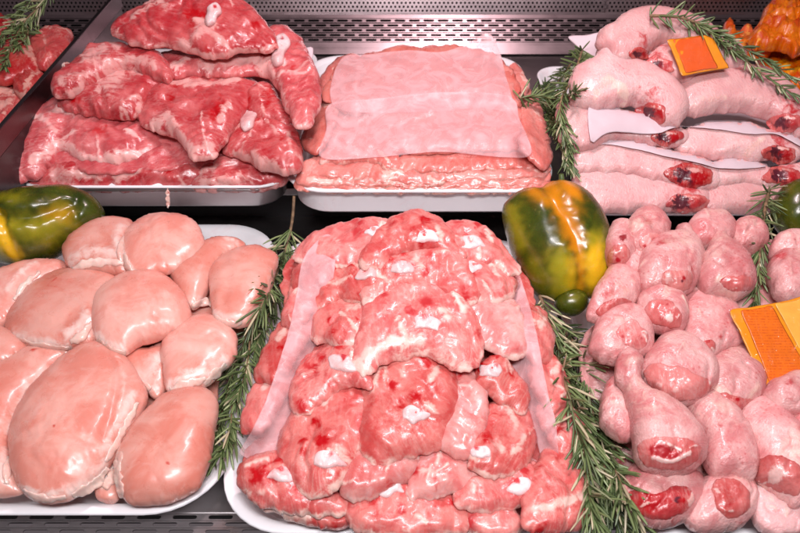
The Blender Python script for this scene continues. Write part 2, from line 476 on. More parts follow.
def film_mat():
    m, nt, bs, out = newmat('translucent_film'); N = NT(nt); vec, rnd = N.objvec()
    bs.inputs['Base Color'].default_value = (.90, .62, .64, 1); bs.inputs['Roughness'].default_value = .38
    tr = N.n('ShaderNodeBsdfTransparent'); tr.inputs[0].default_value = (.99, .93, .93, 1)
    mx = N.n('ShaderNodeMixShader')
    f = N.math('ADD', N.math('MULTIPLY', N.ramp(N.noise(vec, 32, 5, .6, 1.2), .35, .7), .2), .23)
    N.l(f, mx.inputs[0]); N.l(tr.outputs[0], mx.inputs[1]); N.l(bs.outputs[0], mx.inputs[2]); N.l(mx.outputs[0], out.inputs[0])
    bp = N.n('ShaderNodeBump'); bp.inputs['Strength'].default_value = .35; bp.inputs['Distance'].default_value = .002
    N.l(N.noise(vec, 70, 4, .6, 1.), bp.inputs['Height']); N.l(bp.outputs[0], bs.inputs['Normal'])
    return m
M['film'] = film_mat()

def pepper_mat():
    m, nt, bs, out = newmat('pepper_skin'); N = NT(nt); vec, rnd = N.objvec()
    at = N.n('ShaderNodeAttribute', attribute_name='Col'); sp = N.n('ShaderNodeSeparateColor'); N.l(at.outputs['Color'], sp.inputs[0])
    n1 = N.noise(vec, 40, 5, .6, .5); n2 = N.noise(vec, 130, 4)
    c = N.mix(N.ramp(n1, .25, .75), (.020, .034, .002), (.055, .072, .004))
    w = N.math('MULTIPLY', N.math('SUBTRACT', N.noise(vec, 28, 4, .55, .3), .5), .5)
    c = N.mix(N.ramp(N.math('ADD', sp.outputs[1], w), -.05, 1.25), c, (.34, .30, .012))
    c = N.mix(N.ramp(N.math('ADD', sp.outputs[0], w), -.05, 1.15), c, (.62, .215, .004))
    c = N.mix(N.ramp(N.math('ADD', sp.outputs[2], w), .0, 1.15), c, (.74, .44, .012))
    c = N.mix(N.math('MULTIPLY', N.ramp(n2, .62, .72), .25), c, (.30, .26, .05))
    N.l(c, bs.inputs['Base Color'])
    N.l(N.math('ADD', N.math('MULTIPLY', n2, .2), .17), bs.inputs['Roughness'])
    bs.inputs['Coat Weight'].default_value = .12; bs.inputs['Coat Roughness'].default_value = .05
    bs.inputs['Subsurface Weight'].default_value = .15; bs.inputs['Subsurface Scale'].default_value = .004
    bp = N.n('ShaderNodeBump'); bp.inputs['Strength'].default_value = .12; bp.inputs['Distance'].default_value = .002
    N.l(N.noise(vec, 60, 3), bp.inputs['Height']); N.l(bp.outputs[0], bs.inputs['Normal'])
    return m
M['pepper'] = pepper_mat()

def leaf_mat():
    m, nt, bs, out = newmat('rosemary_leaf'); N = NT(nt)
    at = N.n('ShaderNodeAttribute', attribute_name='Col'); sp = N.n('ShaderNodeSeparateColor'); N.l(at.outputs['Color'], sp.inputs[0])
    c = N.mix(sp.outputs[0], (.045, .085, .022), (.20, .27, .10))
    c = N.mix(sp.outputs[1], c, (.48, .42, .27)); c = N.mix(sp.outputs[2], c, (.40, .44, .27))
    N.l(c, bs.inputs['Base Color']); bs.inputs['Roughness'].default_value = .42
    return m
M['leaf'] = leaf_mat()
M['stem'] = simple('rosemary_stem', (.20, .125, .065), .65, nscale=150, namp=.4, bump=.6, bscale=400)
M['greenstem'] = simple('pepper_stem', (.06, .10, .02), .5, nscale=90, namp=.3, bump=.4, bscale=200)
M['dividerplate'] = simple('dark_plate', (.02, .014, .016), .3)
# ------------------------------------------------------------------ setting: steel deck, grille, rear shelf, perforated back
SHELF_Z = .075; WALL_Y = 1.335
def slot_cells(x0, x1, y0, y1, w, h, rad_n, stagger):
    """cells of a staggered perforated sheet in 2D: list of (cell rectangle, hole ring)"""
    out = []; ny = int(round((y1 - y0) / PV)); nx = int(round((x1 - x0) / PU))
    return out
def perforated(name, org, eu, ev, nu, nv, pu, pv, w, h, ncap, mat, parent=None, hexa=True):
    """a sheet with real round-ended holes; eu, ev span the sheet"""
    verts, faces = [], []
    def add(x, y): verts.append(org + eu * x + ev * y); return len(verts) - 1
    hole = []
    r = h / 2
    for k in range(ncap + 1): a = -math.pi / 2 + math.pi * k / ncap; hole.append((w / 2 - r + r * math.cos(a), r * math.sin(a)))
    for k in range(ncap + 1): a = math.pi / 2 + math.pi * k / ncap; hole.append((-w / 2 + r + r * math.cos(a), r * math.sin(a)))
    for j in range(nv):
        off = pu / 2 if (j % 2 and hexa) else 0
        for i in range(nu):
            cx, cy = (i + .5) * pu + off, (j + .5) * pv
            inner, outer = [], []
            pts_ = [(x, y) for x, y in hole]
            for x, y in pts_:
                s = min(pu / 2 / max(abs(x), 1e-9), pv / 2 / max(abs(y), 1e-9)); outer.append((x * s, y * s))
            # corners of the cell
            rows = []
            n = len(pts_)
            for k in range(n):
                rows.append((pts_[k], outer[k]))
            ii = [add(cx + a[0], cy + a[1]) for a, b in rows]; oo = [add(cx + b[0], cy + b[1]) for a, b in rows]
            for k in range(n):
                k2 = (k + 1) % n
                bx, by = rows[k][1]; dx, dy = rows[k2][1]
                onx = lambda q: abs(abs(q[0]) - pu / 2) < 1e-7
                ony = lambda q: abs(abs(q[1]) - pv / 2) < 1e-7
                if (onx((bx, by)) and not ony((bx, by)) and ony((dx, dy)) and not onx((dx, dy))) or (ony((bx, by)) and not onx((bx, by)) and onx((dx, dy)) and not ony((dx, dy))):
                    c = add(cx + math.copysign(pu / 2, bx if onx((bx, by)) else dx), cy + math.copysign(pv / 2, by if ony((bx, by)) else dy))
                    faces.append((ii[k], oo[k], c, oo[k2], ii[k2]))
                else: faces.append((ii[k], oo[k], oo[k2], ii[k2]))
    o = mesh_obj(name, verts, faces, mat, org, parent, smooth=False)
    m = o.modifiers.new('solid', 'SOLIDIFY'); m.thickness = .0012; m.offset = -1
    return o
def box(name, x0, x1, y0, y1, z0, z1, mat, parent=None, bev=.0015):
    v = [(x, y, z) for z in (z0, z1) for y in (y0, y1) for x in (x0, x1)]
    f = [(0, 2, 3, 1), (4, 5, 7, 6), (0, 1, 5, 4), (2, 6, 7, 3), (0, 4, 6, 2), (1, 3, 7, 5)]
    o = mesh_obj(name, v, f, mat, ((x0 + x1) / 2, (y0 + y1) / 2, z0), parent, smooth=False)
    if bev:
        m = o.modifiers.new('bevel', 'BEVEL'); m.width = bev; m.segments = 2
    return o
X3, Y3, Z3 = Vector((1, 0, 0)), Vector((0, 1, 0)), Vector((0, 0, 1))
setp(box('floor', -1.3, 1.3, .392, WALL_Y + .2, -.02, 0, M['steel']), kind='structure')
g = perforated('floor_grille', Vector((-1.26, .392 - 10 * .0078, 0)), X3, Y3, 70, 10, .036, .0078, .0245, .0042, 4, M['steel'])
setp(g, kind='structure')
setp(box('grille_shade_backing', -1.3, 1.3, .25, .39, -.08, -.06, M['black']), kind='structure')  # black box added below the grille so its slots read as shaded
setp(box('shelf', -1.3, 1.3, .865, WALL_Y + .1, SHELF_Z - .012, SHELF_Z, M['steel']), kind='structure')
setp(box('riser', -1.3, 1.3, .90, .91, .0, SHELF_Z - .0125, M['black'], bev=0), kind='structure')  # riser coloured black for the shade under the overhanging trays
# back: sloping vent strip with five rows of slots, then an upright perforated sheet
LEAN = R(46)
va = Vector((0, math.sin(LEAN), math.cos(LEAN)))
base = Vector((0, WALL_Y - .01, SHELF_Z + .004))
H1, PVS = .0235, .0098
back = bpy.data.objects.new('back_wall', None); COL.objects.link(back); back.location = (0, WALL_Y, SHELF_Z)
setp(back, 'perforated stainless steel back of the display case with rows of vent slots', kind='structure')
def plate(name, p, u, v, lu, lv, mat, th=.0012):
    vs = [p, p + u * lu, p + u * lu + v * lv, p + v * lv]
    o = mesh_obj(name, vs, [(0, 1, 2, 3)], mat, p, back, smooth=False)
    m = o.modifiers.new('solid', 'SOLIDIFY'); m.thickness = th; m.offset = -1
    return o
xl = -1.19
plate('lower_flange', base + X3 * xl, X3, va, 2.38, H1, M['wall'])
perforated('vent_strip', base + X3 * xl + va * H1, X3, va, 85, 5, .028, PVS, .0215, .0046, 5, M['wall'], back)
p2 = base + va * (H1 + 5 * PVS)
plate('upper_flange', p2 + X3 * xl, X3, va, 2.38, .007, M['wall'])
p3 = p2 + va * .007
vb = Vector((0, math.sin(R(20)), math.cos(R(20))))
plate('fold', p3 + X3 * xl, X3, vb, 2.38, .004, M['wall'])
for k in range(2):
    # two sheets of fine holes that meet in a seam
    xs = [(xl, 194), (.395, 92)][k]
    perforated('perforated_sheet', p3 + vb * .004 + X3 * xs[0], X3, vb, xs[1], 22, .0082, .0071, .0046, .0046, 4, M['wall'], back)
box('vent_shade_backing', -1.25, 1.25, WALL_Y + .16, WALL_Y + .18, -.02, .45, M['black'], back)  # black box added behind the sheets to darken the holes

# ------------------------------------------------------------------ trays
def rrect(cx, cy, hx, hy, r, k=9):
    out = []
    r = max(min(r, hx - .001, hy - .001), .002)
    for sx, sy, a0 in ((1, 1, 0), (-1, 1, 90), (-1, -1, 180), (1, -1, 270)):
        for i in range(k + 1):
            a = R(a0 + 90 * i / k); out.append((cx + sx * (hx - r) + r * math.cos(a), cy + sy * (hy - r) + r * math.sin(a)))
    return out
def tray(label, x0, x1, y0, y1, zb, h, r, mat, group='trays', name='tray', lip=.010, rise=0., flare=.02, th=.003, wall2=None):
    """open tray with sloping sides and a rolled lip; `rise` lifts its far edge"""
    cx, cy, hx, hy = (x0 + x1) / 2, (y0 + y1) / 2, (x1 - x0) / 2, (y1 - y0) / 2
    prof = [(flare + .012, 0), (flare + .004, .001), (flare, .005), (lip + .002, h - .005), (lip * .6, h - .004), (.0005, h - .0035), (0, h - .002), (.001, h), (lip * .7, h), (lip + th, h - .003), (flare + th, .008), (flare + .008, th), (flare + .02, th)]
    rings = []; verts = []; faces = []
    for off, z in prof:
        ring = rrect(cx, cy, hx - off, hy - off, r - off * .8)
        rings.append(list(range(len(verts), len(verts) + len(ring))))
        verts += [Vector((x, y, zb + z + rise * (y - y0) / (y1 - y0))) for x, y in ring]
    n = len(rings[0])
    for a, b in zip(rings[:-1], rings[1:]):
        for i in range(n): faces.append((a[i], a[(i + 1) % n], b[(i + 1) % n], b[i]))
    faces.append(tuple(reversed(rings[0]))); faces.append(tuple(rings[-1]))
    o = mesh_obj(name, verts, faces, mat, (cx, cy, zb))
    m = o.modifiers.new('bevel', 'BEVEL'); m.width = .0012; m.segments = 2; m.limit_method = 'ANGLE'; m.angle_limit = R(40)
    setp(o, label, 'tray', group)
    BUILT.append((verts, faces))
    return o
zt = .034
xr = at_z(238, 430, zt).x
T1 = tray('white plastic tray at the lower left holding smooth skinless chicken breasts', -.80, xr, at_z(100, 514, zt).y, .835, .002, zt - .002, .075, M['plastic'])
cl, cr = at_z(225, 465, zt).x, at_z(598, 480, zt).x
T2 = tray('white plastic tray at the front centre holding bone-in skinless thighs', cl, cr, at_z(400, 533, zt).y, .80, .002, zt - .002, .07, M['plastic'])
T3 = tray('white plastic tray at the front right heaped with drumsticks, mostly hidden', at_z(612, 520, zt).x, .80, .345, .80, .002, zt - .002, .06, M['plastic'])
zr = SHELF_Z + .048
T5 = tray('deep white plastic tray under the stack of film-covered cutlets', at_z(281, 186, zr).x, at_z(558, 186, zr).x, at_z(420, 191, zr).y, 1.22, SHELF_Z + .001, .047, .06, M['plastic'], flare=.013)
zs = SHELF_Z + .040
s0, s1, sy = at_z(10, 189, zs).x, at_z(287, 189, zs).x, at_z(160, 189, zs).y
T4 = tray('stainless steel tray under the heap of dark red bone-in meat', s0, s1, sy, 1.24, SHELF_Z + .001, .038, .05, M['steel'], flare=.010, lip=.005)
T4b = tray('thin white liner tray nested inside the stainless steel tray', s0 - .004, s1 + .006, sy - .004, 1.25, SHELF_Z + .0405, .006, .05, M['plastic'], flare=.012, lip=.004, name='liner_tray')
zq = SHELF_Z + .018
T6 = tray('shallow white tray under the layered skin-on legs and paper', at_z(583, 212, zq).x, .82, at_z(680, 213, zq).y, 1.24, SHELF_Z + .001, .017, .04, M['plastic'], lip=.005, flare=.012)
# divider plate on the shelf at the left
dx = -.505
dv = box('divider', dx - .002, dx + .002, .72, 1.29, SHELF_Z + .001, SHELF_Z + .107, M['dividerplate'])
box('top_rail', dx - .0035, dx + .0035, .715, 1.295, SHELF_Z + .107, SHELF_Z + .135, M['dividersteel'], dv)
setp(dv, 'upright dark divider plate left of the dark red bone-in meat', 'divider')
# ------------------------------------------------------------------ heaps
GR = {}
PL = {
 'FL': Pile(100, 495, .040, 10, 4),
 'FC': Pile(400, 520, .050, 17, 15),
 'FR': Pile(690, 515, .060, 16, 10),
 'RL': Pile(160, 183, .120, 33, 24),
 'RC': Pile(420, 185, .125, 20, 12),
 'RR': Pile(690, 205, .110, 34, 28),
 'XL': Pile(20, 100, .150, 16, 12),
 'XR': Pile(770, 80, .150, 20, 20),
}
def cen(outline):
    P = pts(outline) if isinstance(outline, str) else outline
    xs, ys = [p[0] for p in P], [p[1] for p in P]
    return (min(xs) + max(xs)) / 2, (min(ys) + max(ys)) / 2
def mk_auto(nf, nr, fw=(1.2, 3.), fl=(10, 34), rs=(2.5, 6), ang=None):
    def f(rng, A):
        lo, hi = A.min(0), A.max(0); out = []
        for i in range(nf):
            x, y = rng.uniform(lo[0], hi[0]), rng.uniform(lo[1], hi[1])
            a = rng.gauss(ang, .4) if ang is not None else rng.uniform(0, math.pi); L = rng.uniform(*fl)
            b = a + rng.uniform(-.5, .5)
            m = (x + math.cos(a) * L * .5, y + math.sin(a) * L * .5)
            out.append(('f', rng.uniform(*fw), rng.uniform(.55, .95), [(x, y), m, (m[0] + math.cos(b) * L * .5, m[1] + math.sin(b) * L * .5)]))
            out.append(('g', 3., rng.uniform(.3, .9), [(x + 3, y + 2), (m[0] + 3, m[1] + 2)]))
        for i in range(nr):
            out.append(('r', rng.uniform(*rs), rng.uniform(.5, 1.), [(rng.uniform(lo[0], hi[0]), rng.uniform(lo[1], hi[1]))]))
        return out
    return f
def drum_auto(rng, A):
    lo, hi = A.min(0), A.max(0); cx, cy = (lo + hi) / 2; w, h = hi - lo
    out = mk_auto(1, 1, (1, 2), (6, 18), (3, 6))(rng, A)
    out.append(('r', .30 * w, .26, [(cx + rng.uniform(-.3, .3) * w, hi[1] - .05 * h)]))
    out.append(('r', .22 * w, .22, [(lo[0] + rng.random() * w, cy + rng.uniform(-.4, .3) * h)]))
    out.append(('f', .3 * w, .5, [(cx + rng.uniform(-.25, .25) * w, cy + rng.uniform(-.4, .1) * h)]))
    for k in range(3):
        a = rng.uniform(0, 3.14); x, y = cx + rng.uniform(-.35, .35) * w, cy + rng.uniform(-.35, .35) * h; L = .28 * w
        out.append(('g', 2.2, rng.uniform(.8, 2.), [(x, y), (x + math.cos(a) * L * .5, y + math.sin(a) * L * .5), (x + math.cos(a + .5) * L, y + math.sin(a + .5) * L)]))
    return out
KIND = {
 #          name            category   material top  bot  lump  lscale jitter auto, extra
 'red':    ('red_meat_joint', 'red meat', 'red', 22, 14, 4.6, 24, 2.8, mk_auto(4, 3, (1., 2.4), (14, 46), (4, 9)), dict(p=2.1, q=.64, sub=1, bundle=.0036, bun=(12., 44.))),
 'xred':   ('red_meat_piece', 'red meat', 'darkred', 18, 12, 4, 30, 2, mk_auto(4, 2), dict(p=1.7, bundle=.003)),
 'breast': ('chicken_breast', 'chicken', 'breast', 21, 13, 1.6, 17, 1.3, None, dict(p=1.4, q=.54, sub=1, bundle=.0004, bun=(9., 42.))),
 'thigh':  ('chicken_thigh', 'chicken', 'thigh', 14, 8, 3.6, 24, 3.0, mk_auto(3, 3, (1.6, 3.2), (8, 26), (4, 9)), dict(p=2.4, q=.75, sub=1, bundle=.0021, bun=(13., 44.))),
 'slice':  ('cutlet', 'meat', 'slice', 7, 5, 2.4, 30, 2.4, mk_auto(2, 0, (1., 2.), (15, 40), ang=.2), dict(p=2.6, bundle=.0016)),
 'leg':    ('chicken_quarter', 'chicken', 'skin', 17, 14, 2.4, 13, 2.6, None, dict(p=2.0, q=.58, sub=1, bundle=.0003, bun=(14., 40.))),
 'drum':   ('drumstick', 'chicken', 'drum', 22, 18, 2.2, 22, 1.8, drum_auto, dict(p=1.75, q=.55, sub=1, bundle=.0006, bun=(18., 42.))),
 'marin':  ('marinated_chicken', 'chicken', 'marin', 24, 16, 5, 40, 2.4, mk_auto(4, 3), dict(p=1.5, sub=1, bundle=.005, bun=(40., 80.))),
}
GROW = {'thigh': 1.11, 'drum': 1.05, 'red': 1.03, 'breast': 1.035, 'leg': 1.05}
def piece(pile, kind, label, outline, lift=0, top=None, bot=None, feats=(), dt=None, ty=0, kids=(), group=None, fib=None, rim=None, **kw):
    nm, cat, mt, tp, bt, lump, ls, jit, auto, ex = KIND[kind]
    pl = PL[pile]; c = cen(outline)
    gr = kw.pop('grow', GROW.get(kind, 1.))
    outline = [(c[0] + (x - c[0]) * gr, c[1] + (y - c[1]) * gr) for x, y in pts(outline)]
    n = nrm(pl.slope - pl.lay if dt is None else dt, ty)
    a = pl.at(c[0], c[1], lift * .001)
    if fib is None: fib = {'red': 10, 'leg': 5}.get(kind, 90) + random.Random(int(c[0] * 13 + c[1])).uniform(-40, 40)
    top = (top or tp) * .001; bot = (bot or bt) * .001
    k = dict(lump=lump * .001, lscale=ls, jitter=jit, auto=auto, **ex); mat = M[kw.pop('mat', mt)]
    if 'lump' in kw: kw['lump'] *= .001
    k.update(kw)
    o = blob(nm, outline, a, n, top, bot, mat, feats=feats, fib=fib, rim=rim, **k)
    setp(o, label, cat, group)
    kids = list(kids)
    if kind == 'breast':
        # lumps of white fat and skin left along the trimmed edge
        for ft in feats:
            if ft[0] == 'f' and ft[2] >= .9 and ft[1] < 9:
                L = spline(pts(ft[3]), 3.5, False); rr = random.Random(int(L[0][0])); w = ft[1] * .95; up, dn = [], []
                for m_, (x, y) in enumerate(L):
                    x0, y0 = L[max(0, m_ - 1)]; x1, y1 = L[min(len(L) - 1, m_ + 1)]; l = math.hypot(x1 - x0, y1 - y0) + 1e-6
                    nx, ny = -(y1 - y0) / l, (x1 - x0) / l; t = m_ / (len(L) - 1); e = w * (.35 + .65 * math.sin(math.pi * min(max(t, .06), .94))) 
                    a_, b_ = e * rr.uniform(.6, 1.5), e * rr.uniform(.6, 1.5)
                    up.append((x + nx * a_, y + ny * a_)); dn.append((x - nx * b_, y - ny * b_))
                kids.append(('fat_trim', up + dn[::-1], .2, 2.6, 'fat'))
    if kids: bv = BVHTree.FromPolygons(*BUILT[-1])
    for kd in kids:
        kname, kout, kl, kt, kmat = kd[:5]; kf = kd[5] if len(kd) > 5 else ()
        kc = cen(kout); ka = on_plane(kc[0], kc[1], a, n)
        kn = (n * .8 + (CAM - ka).normalized()).normalized()
        ko = blob(kname, kout, ka, kn, kt * .001, kt * .0012, M[kmat], p=1.3, lump=.0010, lscale=90, jitter=1.6 if kname in ('cut_face', 'cut_end') else .7, step=1.3, feats=kf, parent=o, conform=bv, off=(-.0002 if kname == 'cut_face' else -.0005 if kname == 'joint_end' else kl * .001), track=kname != 'fat_trim',
             auto=mk_auto(2, 3, (1, 2), (4, 10), (1.5, 4)) if kname == 'cut_face' else None)
        if kmat == 'bone': ko['label'] = 'white bone end'
    return o

# ---------------- front left: skinless chicken breasts
G = 'skinless chicken breasts in the lower left tray'
def br(label, outline, **k): return piece('FL', 'breast', label, outline, group=G, **k)
br('breast lying mostly buried at the back of the tray', '60,270 120,262 200,268 245,280 240,330 190,350 110,345 60,320', lift=-34, top=12)
br('breast lying buried in the middle of the tray under the front row', '30,350 100,335 200,340 215,400 200,470 120,485 40,480 10,420', lift=-36, top=12)
br('breast fillet cut off by the left photo edge just below the green pepper', '-14,284 22,266 56,262 66,270 40,292 18,316 0,326 -16,320', lift=-8, feats=[('f', 3.5, .9, '14,300 26,284 40,272')])
br('small breast tip at the left photo edge above the front row', '-20,330 8,332 26,344 30,354 8,370 -20,372', lift=-2)
br('rounded breast touching the right end of the green and yellow pepper', '64,257 66,245 76,235 100,222 126,221 134,232 133,262 127,274 100,272 74,271', lift=4, feats=[('f', 4.5, 1., '72,269 95,262 112,262 124,264'), ('f', 4, 1., '122,262 121,248 126,236')], fib=20)
br('topmost breast of the rear row, plump with a pale highlight', '121,262 122,243 132,229 150,218 172,216 194,224 204,242 196,258 180,269 160,274 135,276', lift=10, feats=[('f', 3, .9, '124,254 128,266 134,274'), ('b', 14, 3, '165,238')], fib=25)
br('narrow breast wedged between the topmost breast and the one under the rosemary', '168,268 185,255 203,246 224,240 244,246 226,262 214,276 208,292 196,308 184,302 176,286', lift=-6, feats=[('f', 3, .8, '226,244 238,246'), ('f', 4, .9, '192,306 206,302 212,306')])
br('tall breast leaning against the rosemary sprig by the tray back', '210,277 216,265 228,255 250,249 270,252 277,262 272,284 262,308 246,325 228,326 216,322 212,304', lift=2, feats=[('f', 4, .95, '214,316 228,324 242,322'), ('g', 6, 1.5, '226,262 232,290 226,312')], fib=70)
br('broad breast with silvery sinew below the pepper', '9,332 12,312 30,290 60,273 100,273 120,282 114,304 104,330 94,342 70,348 36,346', lift=2, feats=[('f', 5, 1., '70,342 84,334 92,322'), ('f', 3, .95, '16,338 40,346 70,349'), ('g', 5, 1.5, '22,334 60,336 84,322'), ('r', 9, .35, '60,290')], fib=35)
br('large oval breast in the middle of the tray with a red speck', '93,316 98,297 112,284 136,275 162,277 182,294 190,314 184,328 162,338 140,345 122,355 106,348 96,336', lift=10, top=27, feats=[('r', 3, .6, '150,297'), ('f', 4, .95, '97,340 110,350 126,353'), ('b', 16, 2, '145,318')], fib=30)
br('breast at the right of the second row with white fat hanging from its lower edge', '162,350 172,332 186,323 204,317 226,326 236,338 234,358 222,370 208,384 190,392 170,392 165,374', lift=3, feats=[('f', 5.5, 1., '170,390 190,384 206,378'), ('f', 4, .95, '226,364 214,376 204,384'), ('g', 6, 1.5, '176,340 196,350 226,346')], fib=50)
br('pale fatty trimming squeezed between the large front breasts', '112,362 130,352 150,350 164,342 170,362 168,386 154,398 140,386 124,378', lift=-6, top=13, feats=[('f', 10, 1., '150,382 160,366'), ('f', 5, 1., '138,380 150,390')], lump=3)
br('big pear-shaped breast at the front centre of the tray', '12,446 15,424 30,396 58,366 82,349 102,344 122,356 138,378 146,396 140,414 126,438 110,462 92,484 66,499 36,499 18,480', lift=12, top=30, feats=[('f', 3.5, .9, '22,490 44,499 66,497'), ('f', 4, .95, '138,402 124,430 106,462'), ('f', 5, .95, '72,496 92,486 108,468'), ('g', 4, 2.5, '112,360 122,390 118,420 108,450'), ('f', 3, .5, '122,366 130,392 124,420'), ('r', 2.2, .9, '65,443'), ('b', 20, 2.5, '66,452')], fib=70)
br('long breast at the front left cut off by the photo edge', '-28,372 -2,366 22,352 56,345 82,348 62,364 46,384 26,408 14,440 18,470 24,490 -2,494 -30,480', lift=2, feats=[('f', 6, 1., '48,378 28,404 14,436'), ('f', 5, .9, '6,484 10,456'), ('r', 4, .8, '38,358')], fib=65)
br('smooth breast at the front right corner by the rosemary tips', '118,472 120,452 132,432 146,416 162,400 184,391 206,392 216,404 214,430 208,464 196,488 172,500 146,503 126,500', lift=8, top=28, feats=[('f', 4, 1., '122,498 118,478 116,460'), ('r', 2.6, .8, '174,476'), ('f', 3, .95, '118,490 117,474 122,452')], fib=65)
br('thin flap of breast and fat under the pear-shaped front breast', '96,486 112,456 128,428 140,412 134,440 122,462 120,486 116,499 100,499', lift=-4, top=8, feats=[('f', 6, 1., '104,488 116,470')])

# ---------------- front centre: thighs with white joint ends
G = 'skinless thighs with white joint ends in the centre tray'
def th(label, outline, bone=None, bs=8, red=(0, -7), **k):
    kids = list(k.pop('kids', ())); f = list(k.pop('feats', ()))
    if bone:
        x, y = bone
        rr = random.Random(int(x * 7 + y)); o = []
        for i in range(9):
            a = 2 * math.pi * i / 9 + .3; q = bs * rr.uniform(.8, 1.55); o.append((x + math.cos(a) * q * 1.25, y + math.sin(a) * q * .72 + (bs * .32 if abs(math.cos(a)) > .8 else 0)))
        kids.append(('joint_end', o, .2, bs * .42, 'bone', [('r', bs * .5, .8, [(x + bs * .9 * math.cos(rr.uniform(2.6, 6.6)), y - bs * .55)]), ('g', bs * .4, 3, [(x + rr.uniform(-2, 2), y - bs * .3)])]))
        f += [('r', bs * .8, 1., [(x + red[0], y + red[1])]), ('r', bs * .7, .8, [(x - bs * 1.6, y + 2)]), ('f', bs * .6, .8, [(x + bs * 1.4, y), (x + bs * 2, y + 6)]), ('b', bs * 1.6, 3, [(x, y)])]
    return piece('FC', 'thigh', label, outline, feats=f, kids=kids, group=G, **k)
for i, (o, l) in enumerate((('300,262 400,240 500,262 520,320 440,340 320,340', 'flat thigh buried under the rear of the pile, seen only in the gaps'),
             ('300,350 400,330 520,350 532,430 420,445 296,440', 'flat thigh buried under the middle of the pile, seen only in the gaps'),
             ('274,440 400,425 556,440 566,500 420,514 276,498', 'flat thigh buried along the bottom of the pile, seen only in the gaps'))):
    th(l, o, lift=-26, top=9, dt=14)
OUT = (
 ('thin red strip of thigh outside the film below the rosemary tip', '243,428 252,400 276,364 292,372 280,404 262,428', -10, -22),
 ('red thigh edge outside the film beside the middle of the rosemary', '256,376 270,344 296,312 312,322 298,352 282,378', -8, -22),
 ('fat-tipped thigh edge outside the film near the rear of the rosemary', '282,322 290,300 302,276 320,286 312,308 300,324', -4, -22),
 ('thigh edge tucked under the film at the back left corner of the pile', '296,288 298,264 314,246 336,240 340,262 318,286', -2, -18),
 ('red thigh edge outside the right film below the big pepper', '518,336 528,306 548,322 552,352 536,362', -8, 22),
 ('dark red thigh edge between the right film and the rosemary', '530,372 540,350 560,372 566,402 546,408', -8, 22),
 ('red thigh edge at the right of the tray where the rosemary thickens', '540,416 546,398 572,412 582,446 560,452', -8, 22))
for l, o, lf, ty in OUT:
    th(l, o, lift=lf, ty=ty, top=11, feats=[('f', 4, .9, [cen(o), (cen(o)[0] + 5, cen(o)[1] - 9)])])
GF = 'translucent films lying over the meat'
o, v, f = sheet('film_sheet', '302,262 314,244 328,234 336,250 330,300 318,350 306,400 296,458 242,456 252,430 266,400 286,340 296,296', M['film'], lift=.005, smooth=30, wrinkle=.0015)
setp(o, 'strip of translucent film down the left side of the centre thigh pile', 'film', GF)
o, v, f = sheet('film_sheet', '492,250 506,262 520,276 536,330 544,372 550,400 556,424 558,472 546,474 538,446 522,400 506,350 496,300', M['film'], lift=.005, smooth=30, wrinkle=.0015)
setp(o, 'strip of translucent film down the right side of the centre thigh pile', 'film', GF)
th('thigh at the back left of the pile partly under the film', '298,258 306,244 324,234 350,225 380,224 402,226 400,240 384,252 370,264 340,266 316,264', (373, 231), 6, lift=8, ty=-10, rim=.6)
th('thigh at the back right of the pile with a fat-trimmed lower edge', '440,232 452,225 474,229 492,239 508,256 518,271 506,275 486,265 468,262 452,256', (473, 242), 7, lift=10, ty=14, rim=1.)
th('topmost thigh crowning the pile below the film-covered cutlets', '364,256 374,236 390,224 410,215 432,218 448,232 462,250 456,258 436,252 414,252 396,258 382,268 366,264', (425, 237), 8, lift=24, rim=.7, dt=7)
th('thigh in the second row on the left with a white knob beside the central column', '312,300 318,278 326,262 346,258 372,260 384,276 378,300 360,304 340,300 318,310', (366, 273), 8, lift=8, ty=-12, rim=.8)
th('thigh in the second row of the central column with a folded pale rim', '364,294 372,276 388,262 414,250 446,251 466,264 474,286 470,302 450,306 436,292 410,288 390,298 376,306', (403, 268), 9, lift=22, rim=1.1, dt=7)
th('thigh in the second row on the right with a thick fatty lower rim', '458,270 472,258 496,262 512,282 510,296 494,302 474,298 462,286', (473, 266), 7, lift=10, ty=16, rim=1.3)
th('smooth thigh in the third row on the left next to the film strip', '314,340 318,316 330,298 350,290 370,298 372,322 362,340 344,346 328,342', None, lift=8, ty=-14, rim=1., feats=[('f', 5, .7, '352,318 362,312')])
th('wide thigh dominating the middle of the pile with a ragged white fat hem', '357,360 362,334 368,308 384,292 414,283 446,287 464,304 476,330 478,354 466,366 444,364 424,354 404,358 384,364 370,372', (427, 322), 10, lift=24, top=19, rim=1.2, dt=7, feats=[('f', 6, 1., '366,362 392,352 420,350'), ('f', 5, .8, '398,330 404,346'), ('f', 4, .9, '450,300 462,320')])
th('pale pink thigh in the third row on the right against the film strip', '466,312 480,299 506,302 520,318 530,338 516,356 494,350 476,340', None, lift=10, ty=16, rim=1., feats=[('g', 4, 2, '480,316 500,326')], mat='palethigh')
th('dark red thigh with a large white knuckle at the left of the pile', '294,406 296,384 304,366 318,352 342,343 362,352 370,372 366,388 348,386 330,396 312,410 300,414', (343, 363), 11, lift=12, ty=-16, rim=.3, feats=[('r', 8, .9, '318,376'), ('r', 5, .8, '330,382')])
th('central thigh below the fat hem with a crescent of white cartilage', '365,410 368,386 382,366 404,358 432,360 450,366 458,396 448,424 436,446 418,452 396,458 378,462 364,444', (415, 415), 9, lift=18, top=18, dt=7, rim=.5, feats=[('f', 4, .8, '380,376 372,398'), ('f', 4, .7, '408,366 402,384'), ('f', 4, .9, '436,376 430,392')])
th('thin translucent round-edged thigh flap right of the cartilage crescent', '438,372 448,362 466,366 480,384 487,408 482,436 470,452 452,452 440,438 450,410', None, lift=17, top=10, dt=8, feats=[('f', 6, .5, '476,396 480,424'), ('r', 8, .3, '456,424')], lump=2, mat='palethigh')
